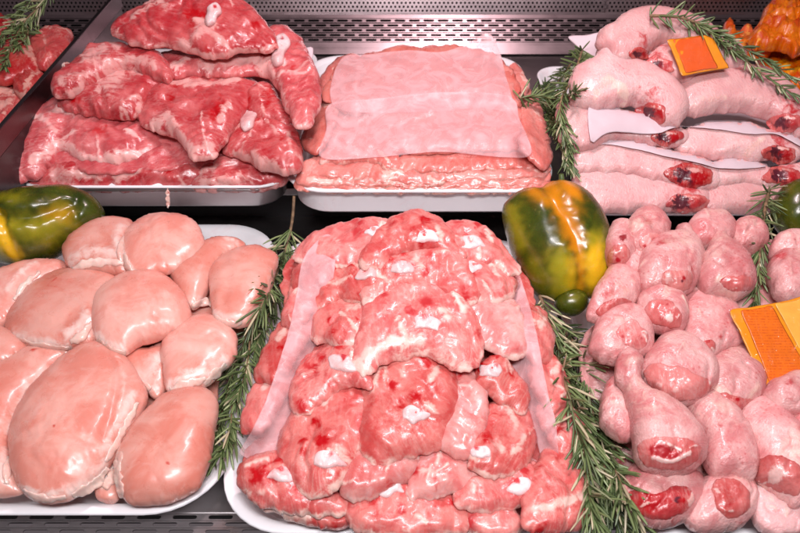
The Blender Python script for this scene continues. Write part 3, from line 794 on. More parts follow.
th('small thigh with a white knob on the right of the pile at the film edge', '476,382 482,366 500,364 514,376 526,396 520,412 504,404 488,394', (490, 370), 8, lift=10, ty=16, rim=.6)
th('thigh left of centre with a glistening white socket near its lower end', '280,462 284,440 294,416 314,392 340,378 364,382 374,402 368,428 356,452 344,474 330,490 310,492 292,478', (328, 459), 11, lift=8, ty=-14, top=17, rim=.9, feats=[('f', 5, .8, '304,424 318,404'), ('f', 4, .8, '340,392 330,414'), ('r', 7, .8, '308,452')])
th('rounded shiny thigh lobe below the cartilage crescent', '340,482 346,464 358,448 380,440 404,444 418,454 416,472 400,484 378,494 356,498 344,494', None, lift=12, top=18, rim=.5, feats=[('f', 3, .7, '350,460 372,452')], lump=2.5, mat='palethigh')
th('pale translucent thigh lobe right of the rounded shiny one', '410,494 414,474 422,456 444,450 468,452 482,464 476,482 456,490 436,496', None, lift=13, top=12, rim=.6, feats=[('f', 7, .6, '424,478 444,486'), ('r', 6, .4, '440,468')], lump=2.5, mat='palethigh')
th('thigh right of centre with a white joint and orange fat specks', '470,460 474,436 484,414 502,400 520,404 530,424 532,448 522,466 504,474 486,474', (481, 453), 9, lift=10, ty=14, rim=.7, feats=[('f', 4, .9, '500,410 512,432'), ('f', 4, .8, '520,446 508,460')])
th('thigh at the lower right with a bright white joint under the film tail', '458,502 464,486 484,474 508,466 530,464 538,482 528,500 506,508 482,510', (521, 486), 9, lift=8, ty=10, rim=.7)
th('smooth red thigh in the lower right corner touching the rosemary', '524,520 528,486 540,460 560,442 574,462 582,490 588,516 566,528 540,530', None, lift=4, ty=16, top=16, feats=[('f', 6, .9, '530,516 556,512 574,504'), ('r', 9, .4, '560,480')])
th('small ragged thigh end at the bottom right of the tray front', '462,524 468,508 488,502 508,508 522,522 512,536 486,538', None, lift=2, rim=.8)
th('thigh at the bottom centre of the tray with a blocky white joint', '350,514 356,498 374,486 400,486 424,494 446,496 464,508 460,530 430,536 392,536 362,530', (390, 487), 10, lift=6, top=16, rim=.9, red=(-10, 16), feats=[('r', 8, 1., '402,520'), ('r', 8, .9, '372,508')])
th('blood-red thigh in the lower left corner of the tray', '242,484 246,468 258,459 286,456 306,480 328,488 346,498 344,512 312,514 280,510 258,502', (281, 474), 10, lift=4, top=16, rim=.6, feats=[('r', 11, 1., '258,484'), ('r', 8, .9, '296,494'), ('f', 4, 1., '300,482 320,500')])
th('pale fatty thigh flap along the bottom left tray rim', '254,496 282,506 316,512 346,508 354,518 330,528 296,520 268,510', None, lift=-2, top=8, feats=[('f', 8, 1., '258,506 286,514 310,519')])

# ---------------- rear left: red meat on the bone
G = 'red bone-in meat heaped in the steel tray'
def rd(label, outline, bone=None, **k):
    kids = list(k.pop('kids', ())); f = list(k.pop('feats', ()))
    if bone:
        x0, y0, x1, y1, w = bone
        dx_, dy_ = x1 - x0, y1 - y0; L = math.hypot(dx_, dy_); tx, ty = dx_ / L, dy_ / L; nx, ny = -ty, tx
        o = [(x0 + nx * w * .8, y0 + ny * w * .8), (x0 - tx * w * .7, y0 - ty * w * .7), (x0 - nx * w * .8, y0 - ny * w * .8), ((x0 + x1) / 2 - nx * w * .85, (y0 + y1) / 2 - ny * w * .85), (x1 - nx * w * 1.15, y1 - ny * w * 1.15),
             (x1 + tx * w, y1 + ty * w), (x1 + nx * w * 1.1, y1 + ny * w * 1.1), ((x0 + x1) / 2 + nx * w * .75, (y0 + y1) / 2 + ny * w * .75)]
        kids.append(('bone_end', o, 1.5, 9, 'bone', [('r', w * .38, 1., [(x1 + tx * w * .2, y1 + ty * w * .2)]), ('g', w * .55, 2.5, [(x1 + tx * w * .2, y1 + ty * w * .2)])]))
        f += [('r', 8, 1., [(x0 - 14, y0 + 4), (x0 - 4, y0 + 6)]), ('f', 5, .9, [(x0 - 10, y0 + 9), (x0 + 6, y0 + 12)])]
    return piece('RL', 'red', label, outline, feats=f, kids=kids, group=G, **k)
rd('meat joint buried in the heart of the heap, seen only in the gaps', '50,90 150,60 270,70 290,130 200,165 60,165', lift=-50, top=14)
rd('red joint lying lowest at the front left above the tray rim', '22,186 40,170 70,158 120,162 170,156 216,158 222,186 150,190 60,190', lift=-16, dt=22, feats=[('f', 5, 1., '120,186 150,176 170,168'), ('f', 6, .9, '60,184 100,182')], rim=.6)
rd('red joint with rosy flesh lowest at the front right of the heap', '190,190 205,172 226,158 250,160 274,166 292,174 280,186 250,190', lift=-12, dt=22, feats=[('f', 6, .9, '196,180 216,174'), ('f', 4, .9, '205,188 240,188')], rim=.6)
rd('left joint of the heap with ribs of white sinew and a curled fat edge', '7,180 6,158 18,134 34,116 64,101 100,107 138,107 148,124 178,150 172,158 150,158 122,166 90,166 62,156 56,166 34,180 14,186', lift=-4, feats=[('f', 3.5, 1., '22,140 30,130 46,128 60,140'), ('f', 4, 1., '36,170 52,160 64,150 90,164 122,164 150,156'), ('f', 4, .9, '58,126 70,114 78,112'), ('f', 3, .9, '64,118 80,126'), ('r', 8, .8, '66,106 84,110'), ('f', 3, .9, '64,150 80,142'), ('f', 2.5, .9, '130,140 142,146'), ('g', 5, 3, '60,152 70,134')], dt=18)
rd('pale rosy joint in the middle left of the heap between two darker ones', '58,106 66,96 90,86 120,74 146,70 168,78 168,92 150,100 138,116 104,116 76,112', lift=-2, feats=[('f', 12, .9, '108,98 124,88'), ('f', 8, .8, '140,82 150,80'), ('r', 6, .9, '78,104')])
rd('joint at the upper left of the heap with a marbled fatty top', '56,96 58,80 74,66 94,55 112,50 134,52 158,56 170,70 168,82 150,78 130,71 108,78 86,90 68,97', lift=10, feats=[('f', 9, .9, '92,72 108,62'), ('f', 5, .9, '120,58 110,50'), ('f', 4, .9, '108,76 130,68 156,74'), ('f', 3, .8, '64,92 90,84')], rim=.7)
rd('joint on the right shoulder of the heap with a knobbed bone pointing up', '155,62 168,54 196,56 230,58 256,52 264,36 280,30 298,42 310,62 318,84 318,106 310,122 300,130 288,116 278,94 264,76 238,77 204,76 178,80 162,74', (277, 62, 282, 42, 8), lift=6, feats=[('f', 6, 1., '208,70 232,68 256,66 272,84'), ('f', 5, .8, '268,74 284,108'), ('f', 4, 1., '172,74 190,66'), ('r', 6, .9, '262,58'), ('g', 6, 3, '284,70 300,90')], rim=.5)
rd('topmost joint crowning the heap with a marrow bone stub', '114,36 118,22 128,14 146,8 172,-2 212,-10 238,-2 258,18 272,38 277,48 262,54 240,52 214,58 190,53 170,46 148,48 132,44', (210, 22, 215, 10, 7), lift=16, feats=[('f', 5, .9, '176,54 192,48 206,42'), ('f', 4, .9, '148,10 170,4'), ('f', 4, .9, '136,24 160,14 170,18'), ('f', 4, 1., '206,38 230,54'), ('r', 6, .9, '196,34'), ('d', 3, .5, '202,30'), ('g', 6, 3, '172,30 190,40')], rim=.5, dt=20)
rd('broad joint in the middle of the heap with a pointed white fat corner', '136,108 150,92 168,78 190,74 226,75 254,82 260,96 248,110 236,126 224,142 214,156 192,158 184,146 174,136 154,132 142,124', lift=12, feats=[('f', 5, 1., '168,92 190,96 214,94 240,88'), ('f', 6, 1., '154,132 170,128 182,144 192,156'), ('f', 4, 1., '196,156 214,152'), ('r', 8, .9, '216,128 226,120'), ('d', 4, .4, '206,122'), ('f', 4, .8, '222,130 232,116'), ('g', 5, 3, '170,112 200,124')], rim=.4)
rd('joint at the lower right of the heap with a round white bone end', '224,148 232,132 242,122 262,112 284,118 298,136 302,158 296,172 284,174 262,168 244,160 230,156', (246, 126, 253, 107, 9), lift=8, feats=[('f', 4, 1., '236,158 256,166 276,172'), ('f', 4, .9, '232,140 244,130'), ('r', 9, .9, '266,124 280,124'), ('r', 5, .7, '284,150'), ('f', 3, .8, '292,160 290,142')], rim=.6)
rd('narrow red strip behind the lower bone end below the right shoulder', '240,110 252,96 262,84 278,98 292,120 284,130 262,124', lift=-8, feats=[('r', 8, .8, '270,104')])
s = piece('RL', 'red', 'small shred of fat hanging over the steel tray front', '166.5,188 169,188 169,196 171.5,204 168,209 166,203 167.4,196', lift=30, top=1.4, bot=1.4, dt=70, mat='fat', lump=.6)
for q in ('category',): s[q] = 'scrap'
s.name = 'meat_scrap'; s['group'] = 'meat scraps'
s2 = piece('RL', 'red', 'small pale crumb of fat stuck to the divider plate', '62,66 66,61 70,64 68,69 64,70', lift=30, top=3, bot=2, mat='fat', lump=.6)
s2.name = 'meat_scrap'; s2['category'] = 'scrap'; s2['group'] = 'meat scraps'

# ---------------- far left behind the divider
G = 'red meat pieces behind the divider'
def xl(label, outline, **k): return piece('XL', 'xred', label, outline, group=G, **k)
xl('red meat lump behind the divider nearest the back wall', '30,44 40,36 52,30 62,30 74,36 70,48 60,60 46,70 36,64', lift=0)
xl('round red meat lump under the far left rosemary', '-6,52 10,42 28,36 38,48 42,60 36,72 18,80 -8,82', lift=4, feats=[('f', 3, .8, '24,60 36,66')])
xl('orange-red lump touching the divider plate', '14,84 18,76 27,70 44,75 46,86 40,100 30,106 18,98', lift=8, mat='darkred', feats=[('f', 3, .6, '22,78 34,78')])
xl('pale fatty piece at the left photo edge beside the divider', '-14,92 2,84 14,90 24,100 28,112 14,132 -4,142 -16,140', lift=6, feats=[('f', 6, 1., '2,98 16,100'), ('f', 4, .9, '4,116 14,110')])
xl('small bright red piece at the top left photo edge', '-12,22 4,18 14,26 13,40 2,48 -12,46', lift=0, feats=[('r', 6, .8, '6,32')])
xl('red meat base buried behind the divider', '-20,70 20,52 52,60 44,96 20,130 -20,130', lift=-24, top=8)

# ---------------- rear centre: stacked cutlets
G = 'thin cutlets stacked in the deep white tray'
def sl(label, outline, **k): return piece('RC', 'slice', label, outline, group=G, **k)
sl('cutlet at the very bottom of the stack along the left half of the rim', '298,190 300,178 330,174 380,178 424,180 426,192 360,194', lift=-6, dt=16, top=5, rim=.5)
sl('cutlet at the very bottom of the stack along the right half of the rim', '410,192 414,180 460,178 510,176 546,178 548,192 480,194', lift=-6, dt=16, top=5, rim=.5)
sl('second cutlet from the bottom in the left front corner', '297,184 300,170 326,164 356,168 372,178 360,186 326,187', lift=-2, dt=16, top=6, feats=[('f', 3, .8, '308,182 336,184')])
sl('second cutlet from the bottom in the middle of the front', '352,186 360,174 392,170 430,172 452,180 446,187 400,189', lift=-2, dt=16, top=5, rim=.6, feats=[('f', 4, .9, '386,184 410,182')])
sl('second cutlet from the bottom in the right front corner', '440,187 452,174 490,168 530,166 548,172 546,184 500,188', lift=-2, dt=16, top=5, rim=.4)
sl('third cutlet up at the left front with a torn flap', '300,176 306,162 324,154 350,156 376,164 384,174 360,180 326,179', lift=1, dt=16, top=5, rim=.7)
sl('third cutlet up in the middle front with creamy fat folds', '368,182 372,166 394,158 424,160 450,166 470,174 456,182 410,184', lift=1, dt=16, top=5, rim=.7, feats=[('f', 5, .9, '386,178 402,172'), ('f', 4, .7, '420,166 440,172')])
sl('third cutlet up at the right front with frayed layers', '446,180 456,166 490,160 530,158 548,164 547,176 510,181', lift=1, dt=16, top=5, rim=.4, feats=[('g', 2.5, 2.5, '456,172 500,168 540,168')])
sl('fourth cutlet up along the front of the stack on the right', '390,170 404,154 450,150 500,150 540,150 549,160 544,168 480,172 430,174', lift=4, dt=16, top=5, rim=.5)
sl('cutlet whose rounded fold shows a white rim under the lower film', '318,164 326,148 346,140 372,140 392,150 402,166 388,172 368,162 344,164', lift=6, dt=16, rim=1., feats=[('f', 2.5, 1., '340,150 370,148 388,164')])
sl('cutlet curling over the left side of the stack', '302,146 306,124 318,96 330,80 344,84 340,110 330,136 318,154', lift=-2, ty=-30, feats=[('f', 3, .7, '306,128 316,112 328,108'), ('g', 3, 2, '312,138 324,108')])
sl('cutlet on the upper left of the stack beside the film corner', '318,92 324,74 338,58 358,56 362,76 350,98 330,102', lift=-4, ty=-24)
sl('cutlet curling over the right side of the stack by the rosemary', '520,150 522,124 518,98 524,84 538,104 546,130 552,156 544,170', lift=-4, ty=30, feats=[('r', 7, .3, '536,130'), ('f', 3, .6, '530,112 538,124')])
sl('orange-pink cutlet end at the back right with a fatty corner', '504,96 506,72 516,64 524,78 528,94 520,106', lift=-4, ty=24, feats=[('f', 3, .9, '520,78 526,90')])
sl('broad cutlet across the middle of the stack under the film', '316,140 322,112 350,92 410,82 470,84 512,96 528,124 530,148 480,152 410,154 350,150', lift=4, dt=14, feats=[('g', 4, 2.5, '340,120 400,100 470,94'), ('g', 4, 2., '380,136 440,120 500,120'), ('b', 9, 3, '400,124 440,110'), ('f', 4, .6, '440,100 480,96')])
sl('broad cutlet across the back of the stack under the film', '324,100 332,74 350,58 400,48 450,46 492,54 514,72 520,94 480,98 400,100 350,104', lift=8, dt=14, feats=[('g', 4, 2.5, '350,84 410,72 480,64'), ('b', 9, 3, '380,72 430,60'), ('g', 4, 2.5, '400,92 460,80 500,78'), ('r', 3, 1., '372,55')])
sl('long cutlet lying diagonally over the upper middle of the stack', '336,108 350,86 390,66 450,56 500,62 510,80 460,90 400,104 360,116', lift=12, dt=14, feats=[('g', 3, 2, '370,96 440,72 490,70')])

# ---------------- rear right: skin-on legs between sheets of paper
G = 'skin-on chicken legs layered in the rear right tray'
def lg(label, outline, cut=None, **k):
    kids = list(k.pop('kids', ()))
    f = list(k.pop('feats', ()))
    if cut:
        x, y, rx, ry = cut; rr = random.Random(int(x)); o = []
        for i in range(11):
            a = 2 * math.pi * i / 11; q = rr.uniform(.8, 1.12); o.append((x + math.cos(a) * rx * q * 1.15, y + math.sin(a) * ry * q * 1.2))
        kids.append(('cut_end', o, .2, 3.2, 'flesh', [('d', rx * .42, .95, [(x - rx * .35, y - ry * .1), (x, y + ry * .1)]), ('r', rx * .5, 1., [(x + rx * .45, y + ry * .2)]), ('f', rx * .12, .6, [(x - rx * .1, y - ry * .7), (x + rx * .5, y - ry * .5)]), ('g', rx * .4, 3, [(x - rx * .3, y)])]))
        f += [('r', rx * 1.1, .6, [(x - rx * .2, y - ry * .6)])]
    return piece('RR', 'leg', label, outline, feats=f, kids=kids, group=G, **k)
lg('leg in the bottom layer at the left above the tray rim', '572,194 576,180 592,171 620,173 648,176 676,184 694,186 708,194 704,206 680,211 640,211 600,211 584,204', (688, 203, 20, 9), lift=0, dt=20, fib=0)
lg('leg in the bottom layer at the right behind the hanging rosemary', '700,194 716,184 740,180 770,182 794,186 788,198 770,210 720,212 704,208', None, lift=-4, dt=20)
lg('leg in the fourth layer at the left with a purple cut end', '570,164 572,148 596,142 630,144 662,152 692,160 712,166 718,178 708,187 684,188 652,182 622,176 596,174 578,172', (690, 177, 22, 11), lift=2, dt=20, feats=[('d', 5, .12, '584,158')])
lg('leg in the fourth layer at the right with dark blood at its tip', '706,178 716,166 740,164 768,170 788,166 804,168 806,186 780,190 740,186 716,188', (784, 176, 18, 9), lift=0, dt=20)
o, v, f = sheet('paper_sheet', '576,147 605,144 635,149 665,156 695,162 719,168 755,168 800,161 814,158 814,134 740,136 690,130 620,124 578,132', M['paper'], lift=.006, smooth=14, wrinkle=.0025, wscale=26, step=3.5)
setp(o, 'lower sheet of white paper between layers of skin-on legs', 'paper', 'paper sheets between the legs')
lg('leg in the third layer at the left wrapped under the upper paper', '559,124 560,104 574,106 600,108 632,114 660,122 682,130 682,142 668,147 640,142 612,141 590,148 572,148 562,140', (668, 138, 14, 7), lift=8, dt=20)
lg('leg in the third layer at the right with pale folded skin', '676,148 682,134 704,127 740,126 772,134 800,142 806,154 786,162 770,158 752,160 728,158 700,156', (780, 154, 15, 8), lift=4, dt=20, feats=[('b', 5, 3, '722,156 744,150'), ('f', 4, .8, '744,158 756,148')])
o, v, f = sheet('paper_sheet', '590,104 591,141 602,136 614,132 644,134 659,133 680,127 716,129 752,134 776,134 800,146 814,150 814,112 760,96 680,88 620,92', M['paper'], lift=.006, smooth=14, wrinkle=.0025, wscale=26, step=3.5)
setp(o, 'upper sheet of white paper under the second layer of skin-on legs', 'paper', 'paper sheets between the legs')
lg('leg in the second layer at the left with a puckered red opening', '571,100 572,84 578,70 594,62 596,54 606,48 616,54 620,62 640,66 664,76 680,92 684,108 678,122 664,128 652,118 640,106 622,104 606,110 588,108 576,106', (652, 114, 14, 11), lift=15, top=26, dt=24, feats=[('f', 5, .8, '592,104 604,92 622,104'), ('g', 4, 2, '596,100 610,96'), ('b', 7, 5, '604,54'), ('r', 3, .5, '632,108')])
lg('leg in the second layer at the right below the orange tag', '678,108 680,86 690,76 710,70 740,70 766,73 786,86 798,102 808,122 806,136 784,132 764,118 744,112 720,112 700,116 686,116', (786, 124, 16, 9), lift=6, top=23, dt=24, feats=[('r', 3, .4, '712,76 734,80 752,88 770,90'), ('g', 3, 1.5, '712,74 740,82 770,90'), ('f', 4, .6, '690,110 720,106')])
lg('leg directly under the orange tag in the top layer', '636,62 648,54 668,44 694,36 722,38 740,50 744,62 738,72 712,76 690,80 670,80 652,72', (660, 66, 14, 8), lift=6, top=20, dt=22)
lg('topmost leg of the stack beside the back wall', '598,44 602,34 612,28 628,16 650,12 682,16 704,24 718,36 706,46 684,46 668,42 652,50 640,60 624,64 612,58 604,50', (640, 55, 9, 6), lift=14, top=24, dt=22, feats=[('b', 6, 3, '606,36'), ('g', 4, 2.5, '612,46 616,34'), ('g', 3, 1.5, '640,42 676,36')])

# ---------------- front right: drumsticks
G = 'drumsticks heaped in the front right tray'
def dm(label, outline, raw=None, **k):
    kids = list(k.pop('kids', ()))
    if raw:
        kids.append(('cut_face', raw[0], .2, raw[2] * .55, 'flesh' if 'blood-red' in label else 'paleflesh', raw[3] if len(raw) > 3 else ()))
    return piece('FR', 'drum', label, outline, kids=kids, group=G, **k)
dm('drumstick buried at the rear of the heap, seen only in the gaps', '610,270 680,246 800,250 810,310 720,320 620,320', lift=-44, top=14)
dm('drumstick buried at the front of the heap, seen only in the gaps', '605,410 680,390 810,400 810,500 720,510 620,490', lift=-44, top=14)
dm('drumstick buried in the middle of the heap, seen only in the gaps', '594,330 680,316 800,320 806,400 700,400 598,396', lift=-44, top=14)
dm('rear drumstick end standing up right of the big pepper', '622,238 628,222 642,213 656,213 668,228 664,242 652,250 636,254', lift=0, feats=[('g', 5, 2, '638,226 650,238')], raw=('640,238 652,232 663,236 656,248 642,250', 0, 4))
dm('drumstick half hidden behind the big pepper at the rear left', '606,240 614,226 626,228 634,244 632,262 616,268 606,256', lift=-2, feats=[('d', 5, .8, '618,252'), ('f', 3, .8, '624,232 630,246')], raw=('608,262 612,248 624,244 630,254 626,264', -6, 4))
dm('small drumstick tip peeping between the rear drumsticks', '618,272 630,252 646,250 650,266 640,282 626,284', lift=-8)
dm('bulky drumstick with a bony grey stump in the second row', '638,280 640,262 646,248 660,240 672,238 676,229 688,231 694,242 702,256 700,274 694,288 680,294 662,292 646,290', lift=8, top=26, feats=[('b', 6, 4, '682,234'), ('r', 6, .7, '686,280'), ('g', 4, 2.5, '652,254 690,250')], raw=('660,280 664,272 678,270 692,274 690,288 676,292 664,288', -2, 4, [('f', 4, 1., '668,278'), ('d', 3, .8, '682,282')]))
dm('drumstick with a round pink knuckle at the very back right', '686,232 694,220 708,216 726,219 734,232 728,244 712,246 694,244', lift=0)
dm('drumstick standing on its wide end with its knuckle pointing back', '698,282 700,262 708,248 704,238 694,236 690,228 700,219 714,222 722,234 728,246 742,256 752,274 752,288 736,295 716,292 704,290', lift=8, top=25, feats=[('b', 7, 3, '704,228'), ('f', 4, .8, '714,290 734,294')], raw=('720,280 732,276 750,276 752,288 738,292 724,288', -3, 4))
dm('reddish drumstick top behind the hanging rosemary', '728,236 736,226 748,224 762,232 766,244 750,252 734,248', lift=-4)
dm('drumstick at the rear right edge beyond the hanging rosemary', '770,250 776,238 790,235 808,240 812,256 796,262 780,260', lift=-2)
dm('creased drumstick at the right photo edge above the orange tag', '768,274 774,258 786,250 806,248 816,270 812,296 792,300 776,294', lift=4, feats=[('g', 3, 2.5, '774,270 792,262'), ('r', 3, .4, '784,276 800,270')])
dm('drumstick pressed against the lower side of the big pepper', '588,312 596,290 606,274 620,268 632,274 641,290 634,304 614,314 596,320', lift=4, feats=[('r', 6, .6, '600,306 620,300'), ('g', 5, 2, '598,310 624,298')], raw=('596,314 604,303 620,298 632,301 622,311 606,317', 0, 4))
dm('round drumstick end with a whitish torn tip below the second row', '637,306 642,294 656,287 672,288 684,300 686,318 682,330 664,332 646,322', lift=10, top=22, feats=[('b', 6, 2, '660,300')], raw=('644,310 652,300 668,300 680,310 680,326 666,328 650,322', -2, 4, [('f', 6, 1., '668,318')]))
dm('skin-covered drumstick beside the upper left of the large orange tag', '681,324 682,304 692,291 710,290 728,302 742,318 748,338 732,348 712,355 696,358 686,344', lift=0, top=19, feats=[('r', 5, .35, '704,304'), ('b', 8, 2, '712,318')], raw=('698,352 700,344 712,340 716,348 708,356', -3, 3, [('d', 3, .6, '706,348')]))
dm('drumstick with an exposed oval of flesh below the pepper nub', '591,350 592,336 600,320 616,310 636,310 648,322 652,338 649,352 632,358 616,362 600,358', lift=10, top=22, raw=('616,334 624,322 638,322 648,336 642,348 628,346', -2.5, 3, [('f', 2, .8, '604,348 612,352')]))
dm('drumstick showing a red meaty underside beside the pale upright one', '640,374 646,358 656,344 672,335 692,342 708,358 716,374 714,388 698,400 676,402 654,390', lift=12, top=25, feats=[('g', 4, 1.5, '664,356 674,346')], raw=('643,374 650,364 664,364 684,368 706,378 714,384 700,398 676,401 654,390', -3, 4.5, [('f', 4, 1., '676,390'), ('f', 3, .9, '660,386'), ('f', 2, .7, '664,370')]))
dm('drumstick with torn pale skin ends under the corner of the orange tag', '706,372 712,358 726,350 748,348 758,364 764,386 756,402 742,410 734,420 722,414 708,398', lift=2, top=19, feats=[('f', 6, 1., '712,396 724,408 736,416'), ('f', 4, .9, '744,406 752,396')], raw=('712,399 724,393 740,397 754,400 744,409 728,411', 0, 4))
dm('drumstick half covered by the large orange tag at the right photo edge', '764,396 768,386 784,378 806,376 816,394 810,412 790,416 772,410', lift=10, top=20)
dm('drumstick corner at the right photo edge below the tag', '786,424 794,412 812,406 818,440 806,452 796,440', lift=0)
dm('small drumstick between the rosemary and the large upright one', '600,408 604,390 614,378 626,384 634,404 636,428 628,440 612,434 602,422', lift=6, top=18, feats=[('g', 3, 2, '606,412 630,418')])
dm('speckled drumstick leaning right of the large upright one', '686,412 692,398 706,392 722,400 738,418 750,440 756,462 750,478 732,476 714,474 704,462 702,440', lift=8, top=24, fib=110)
dm('freckled broad drumstick at the lower right photo edge', '734,420 744,406 760,402 778,412 796,430 808,456 812,490 796,504 778,492 758,478 754,458 746,438', lift=8, top=26, feats=[('f', 12, .7, '766,476 790,470'), ('f', 8, .6, '776,456'), ('r', 3, .4, '752,420 766,428')], raw=('752,478 757,462 776,455 796,462 806,478 796,496 776,490', 0, 4, [('f', 9, .9, '776,474')]))
dm('drumstick with a blood-red cut bottom at the lower left of the heap', '622,492 628,474 640,464 660,466 684,470 702,482 700,506 684,520 664,526 644,522 628,508', lift=0, top=22, raw=('626,496 640,489 656,494 676,486 690,488 694,502 680,514 662,520 642,516', 0, 6, [('r', 14, 1., '650,504'), ('d', 5, .8, '676,500'), ('f', 3, .9, '692,494 690,504')]))
dm('peeled pink drumstick at the bottom centre of the heap', '686,518 690,500 700,484 718,475 738,476 752,486 754,504 744,524 720,530 700,530', lift=0, top=22, feats=[('f', 3, .9, '712,500 718,514'), ('f', 6, .8, '740,516')], raw=('712,484 724,478 742,482 750,496 746,512 728,518 716,506', -2, 4))
dm('bluish pale skin flap at the bottom right corner of the heap', '752,482 766,480 788,498 802,506 806,528 776,534 756,520', lift=0, top=10, mat='skin', lump=2)
dm('big upright drumstick with a round yellowish knuckle and a raw cut base', '617,372 620,358 630,351 640,356 643,366 641,378 646,388 660,396 680,408 694,424 703,442 703,458 690,470 668,472 646,468 636,456 633,436 630,414 626,396 619,386', lift=30, top=28, dt=18, fib=100,
   feats=[('b', 9, 2, '630,366'), ('f', 9, .55, '630,366'), ('r', 9, .3, '650,404'), ('r', 6, .25, '668,420'), ('g', 5, 1.5, '636,390 648,388')],
   raw=('637,448 648,439 666,436 686,438 701,446 698,460 684,469 662,470 644,465', 0, 5, [('r', 10, 1., '656,450 674,456'), ('d', 5, .3, '662,451'), ('f', 2.2, .9, '652,458 672,462 690,452'), ('f', 2, .8, '668,444 680,450'), ('g', 9, 2.5, '664,452')]))

# ---------------- far right: orange marinated pieces
G = 'orange marinated pieces in the back right corner'
def mr(label, outline, **k): return piece('XR', 'marin', label, outline, group=G, **k)
mr('large spiced orange piece in the top right corner', '744,42 756,30 764,14 776,-2 794,-10 818,-4 822,40 806,54 782,52 762,50', lift=20, top=34, lump=10, jitter=4, bundle=.010, bun=(30., 60.))
mr('curled orange piece left of the large spiced one', '722,26 728,20 734,26 738,36 748,40 764,40 772,46 766,54 752,54 738,48 728,40', lift=10, top=12)
mr('small crumpled orange piece by the rear rosemary', '738,36 744,28 752,26 754,32 748,40', lift=10, top=6)
mr('yellow-orange piece low in the corner behind the rosemary', '756,64 770,54 790,54 812,58 816,86 800,92 780,84 764,78', lift=-2, feats=[('f', 10, 1., '784,70 800,66')])
mr('yellow slice at the right photo edge behind the rosemary', '786,84 796,72 814,70 818,100 804,104 792,98', lift=4, feats=[('f', 10, 1., '800,86')])
# ------------------------------------------------------------------ films and paper at the back
GF = 'translucent films lying over the meat'
o, v, f = sheet('film_sheet', '340,60 372,54 410,50 440,52 466,44 488,33 499,50 506,76 512,110 480,108 420,112 336,108', M['film'], lift=.003, smooth=8, wrinkle=.0022, wscale=30, pins=[(490, 34, 26, .03)])
setp(o, 'film over the back of the cutlets with one corner sticking up', 'film', GF)
o, v, f = sheet('film_sheet', '330,104 380,98 440,92 508,96 520,120 531,154 500,157 440,152 380,157 322,158 326,130', M['film'], lift=.005, smooth=8, wrinkle=.0022, wscale=30)
setp(o, 'film over the front of the cutlets nearest the tray rim', 'film', GF)
def card(name, outline, anchor, n, mat, th, label=None, cat=None, group=None, wob=.002, step=4, parent=None, jitter=.2):
    o = blob(name, outline, anchor, n, th, th, mat, p=8, lump=wob, lscale=40, jitter=jitter, step=step, parent=parent)
    if label: setp(o, label, cat, group)
    return o
a = PL['RR'].at(590, 48, -.075)
card('paper_sheet', '568,37 586,35 606,34 608,60 600,70 588,64 580,50', a, nrm(40, -10), M['paper'], .0012, 'white paper corner sticking out behind the topmost skin-on leg', 'paper', 'paper corners behind the heaps')
a = PL['RL'].at(306, 55, -.06)
card('paper_sheet', '294,50 304,48 313,48 311,62 300,66', a, nrm(40, 10), M['paper'], .0012, 'white paper corner peeking out behind the bone-in meat heap', 'paper', 'paper corners behind the heaps')

# ------------------------------------------------------------------ peppers: R orange, G yellow-green, B yellow
GP = 'green and yellow peppers between the trays'
def pepper(label, outline, anchor, n, th, feats, stem=None, nubs=(), bot=None):
    o = blob('bell_pepper', outline, anchor, n, th, bot or th, M['pepper'], p=1.08, lump=.0022, lscale=18, jitter=.6, step=2.4, feats=feats)
    setp(o, label, 'pepper', GP)
    for out, lift, t, ft in nubs:
        c = cen(out); ka = on_plane(c[0], c[1], anchor, n); ka += (CAM - ka).normalized() * lift
        blob('lobe', out, ka, n, t, t, M['pepper'], p=1.05, lump=.0005, jitter=.2, step=1.2, feats=ft, parent=o)
    if stem:
        P = [on_plane(x, y, anchor, n) + n * h for x, y, h in stem]
        v, f = tube(P, [.0045, .0035, .003, .0042][:len(P)], 8)
        mesh_obj('stem', v, f, M['greenstem'], P[0], o)
    return o
def tube(P, rad, k=6):
    v, f = [], []; n = len(P); ref = Vector((.3, .2, .9))
    for i, p in enumerate(P):
        t = (P[min(i + 1, n - 1)] - P[max(i - 1, 0)]).normalized()
        a = t.cross(ref).normalized(); b = t.cross(a)
        r = rad[i] if isinstance(rad, (list, tuple)) else rad
        for j in range(k):
            q = 2 * math.pi * j / k; v.append(p + a * math.cos(q) * r + b * math.sin(q) * r)
    for i in range(n - 1):
        for j in range(k):
            f.append((i * k + j, i * k + (j + 1) % k, (i + 1) * k + (j + 1) % k, (i + 1) * k + j))
    f.append(tuple(reversed(range(k)))); f.append(tuple(range((n - 1) * k, n * k)))
    return v, f
a = at_z(556, 246, .125)
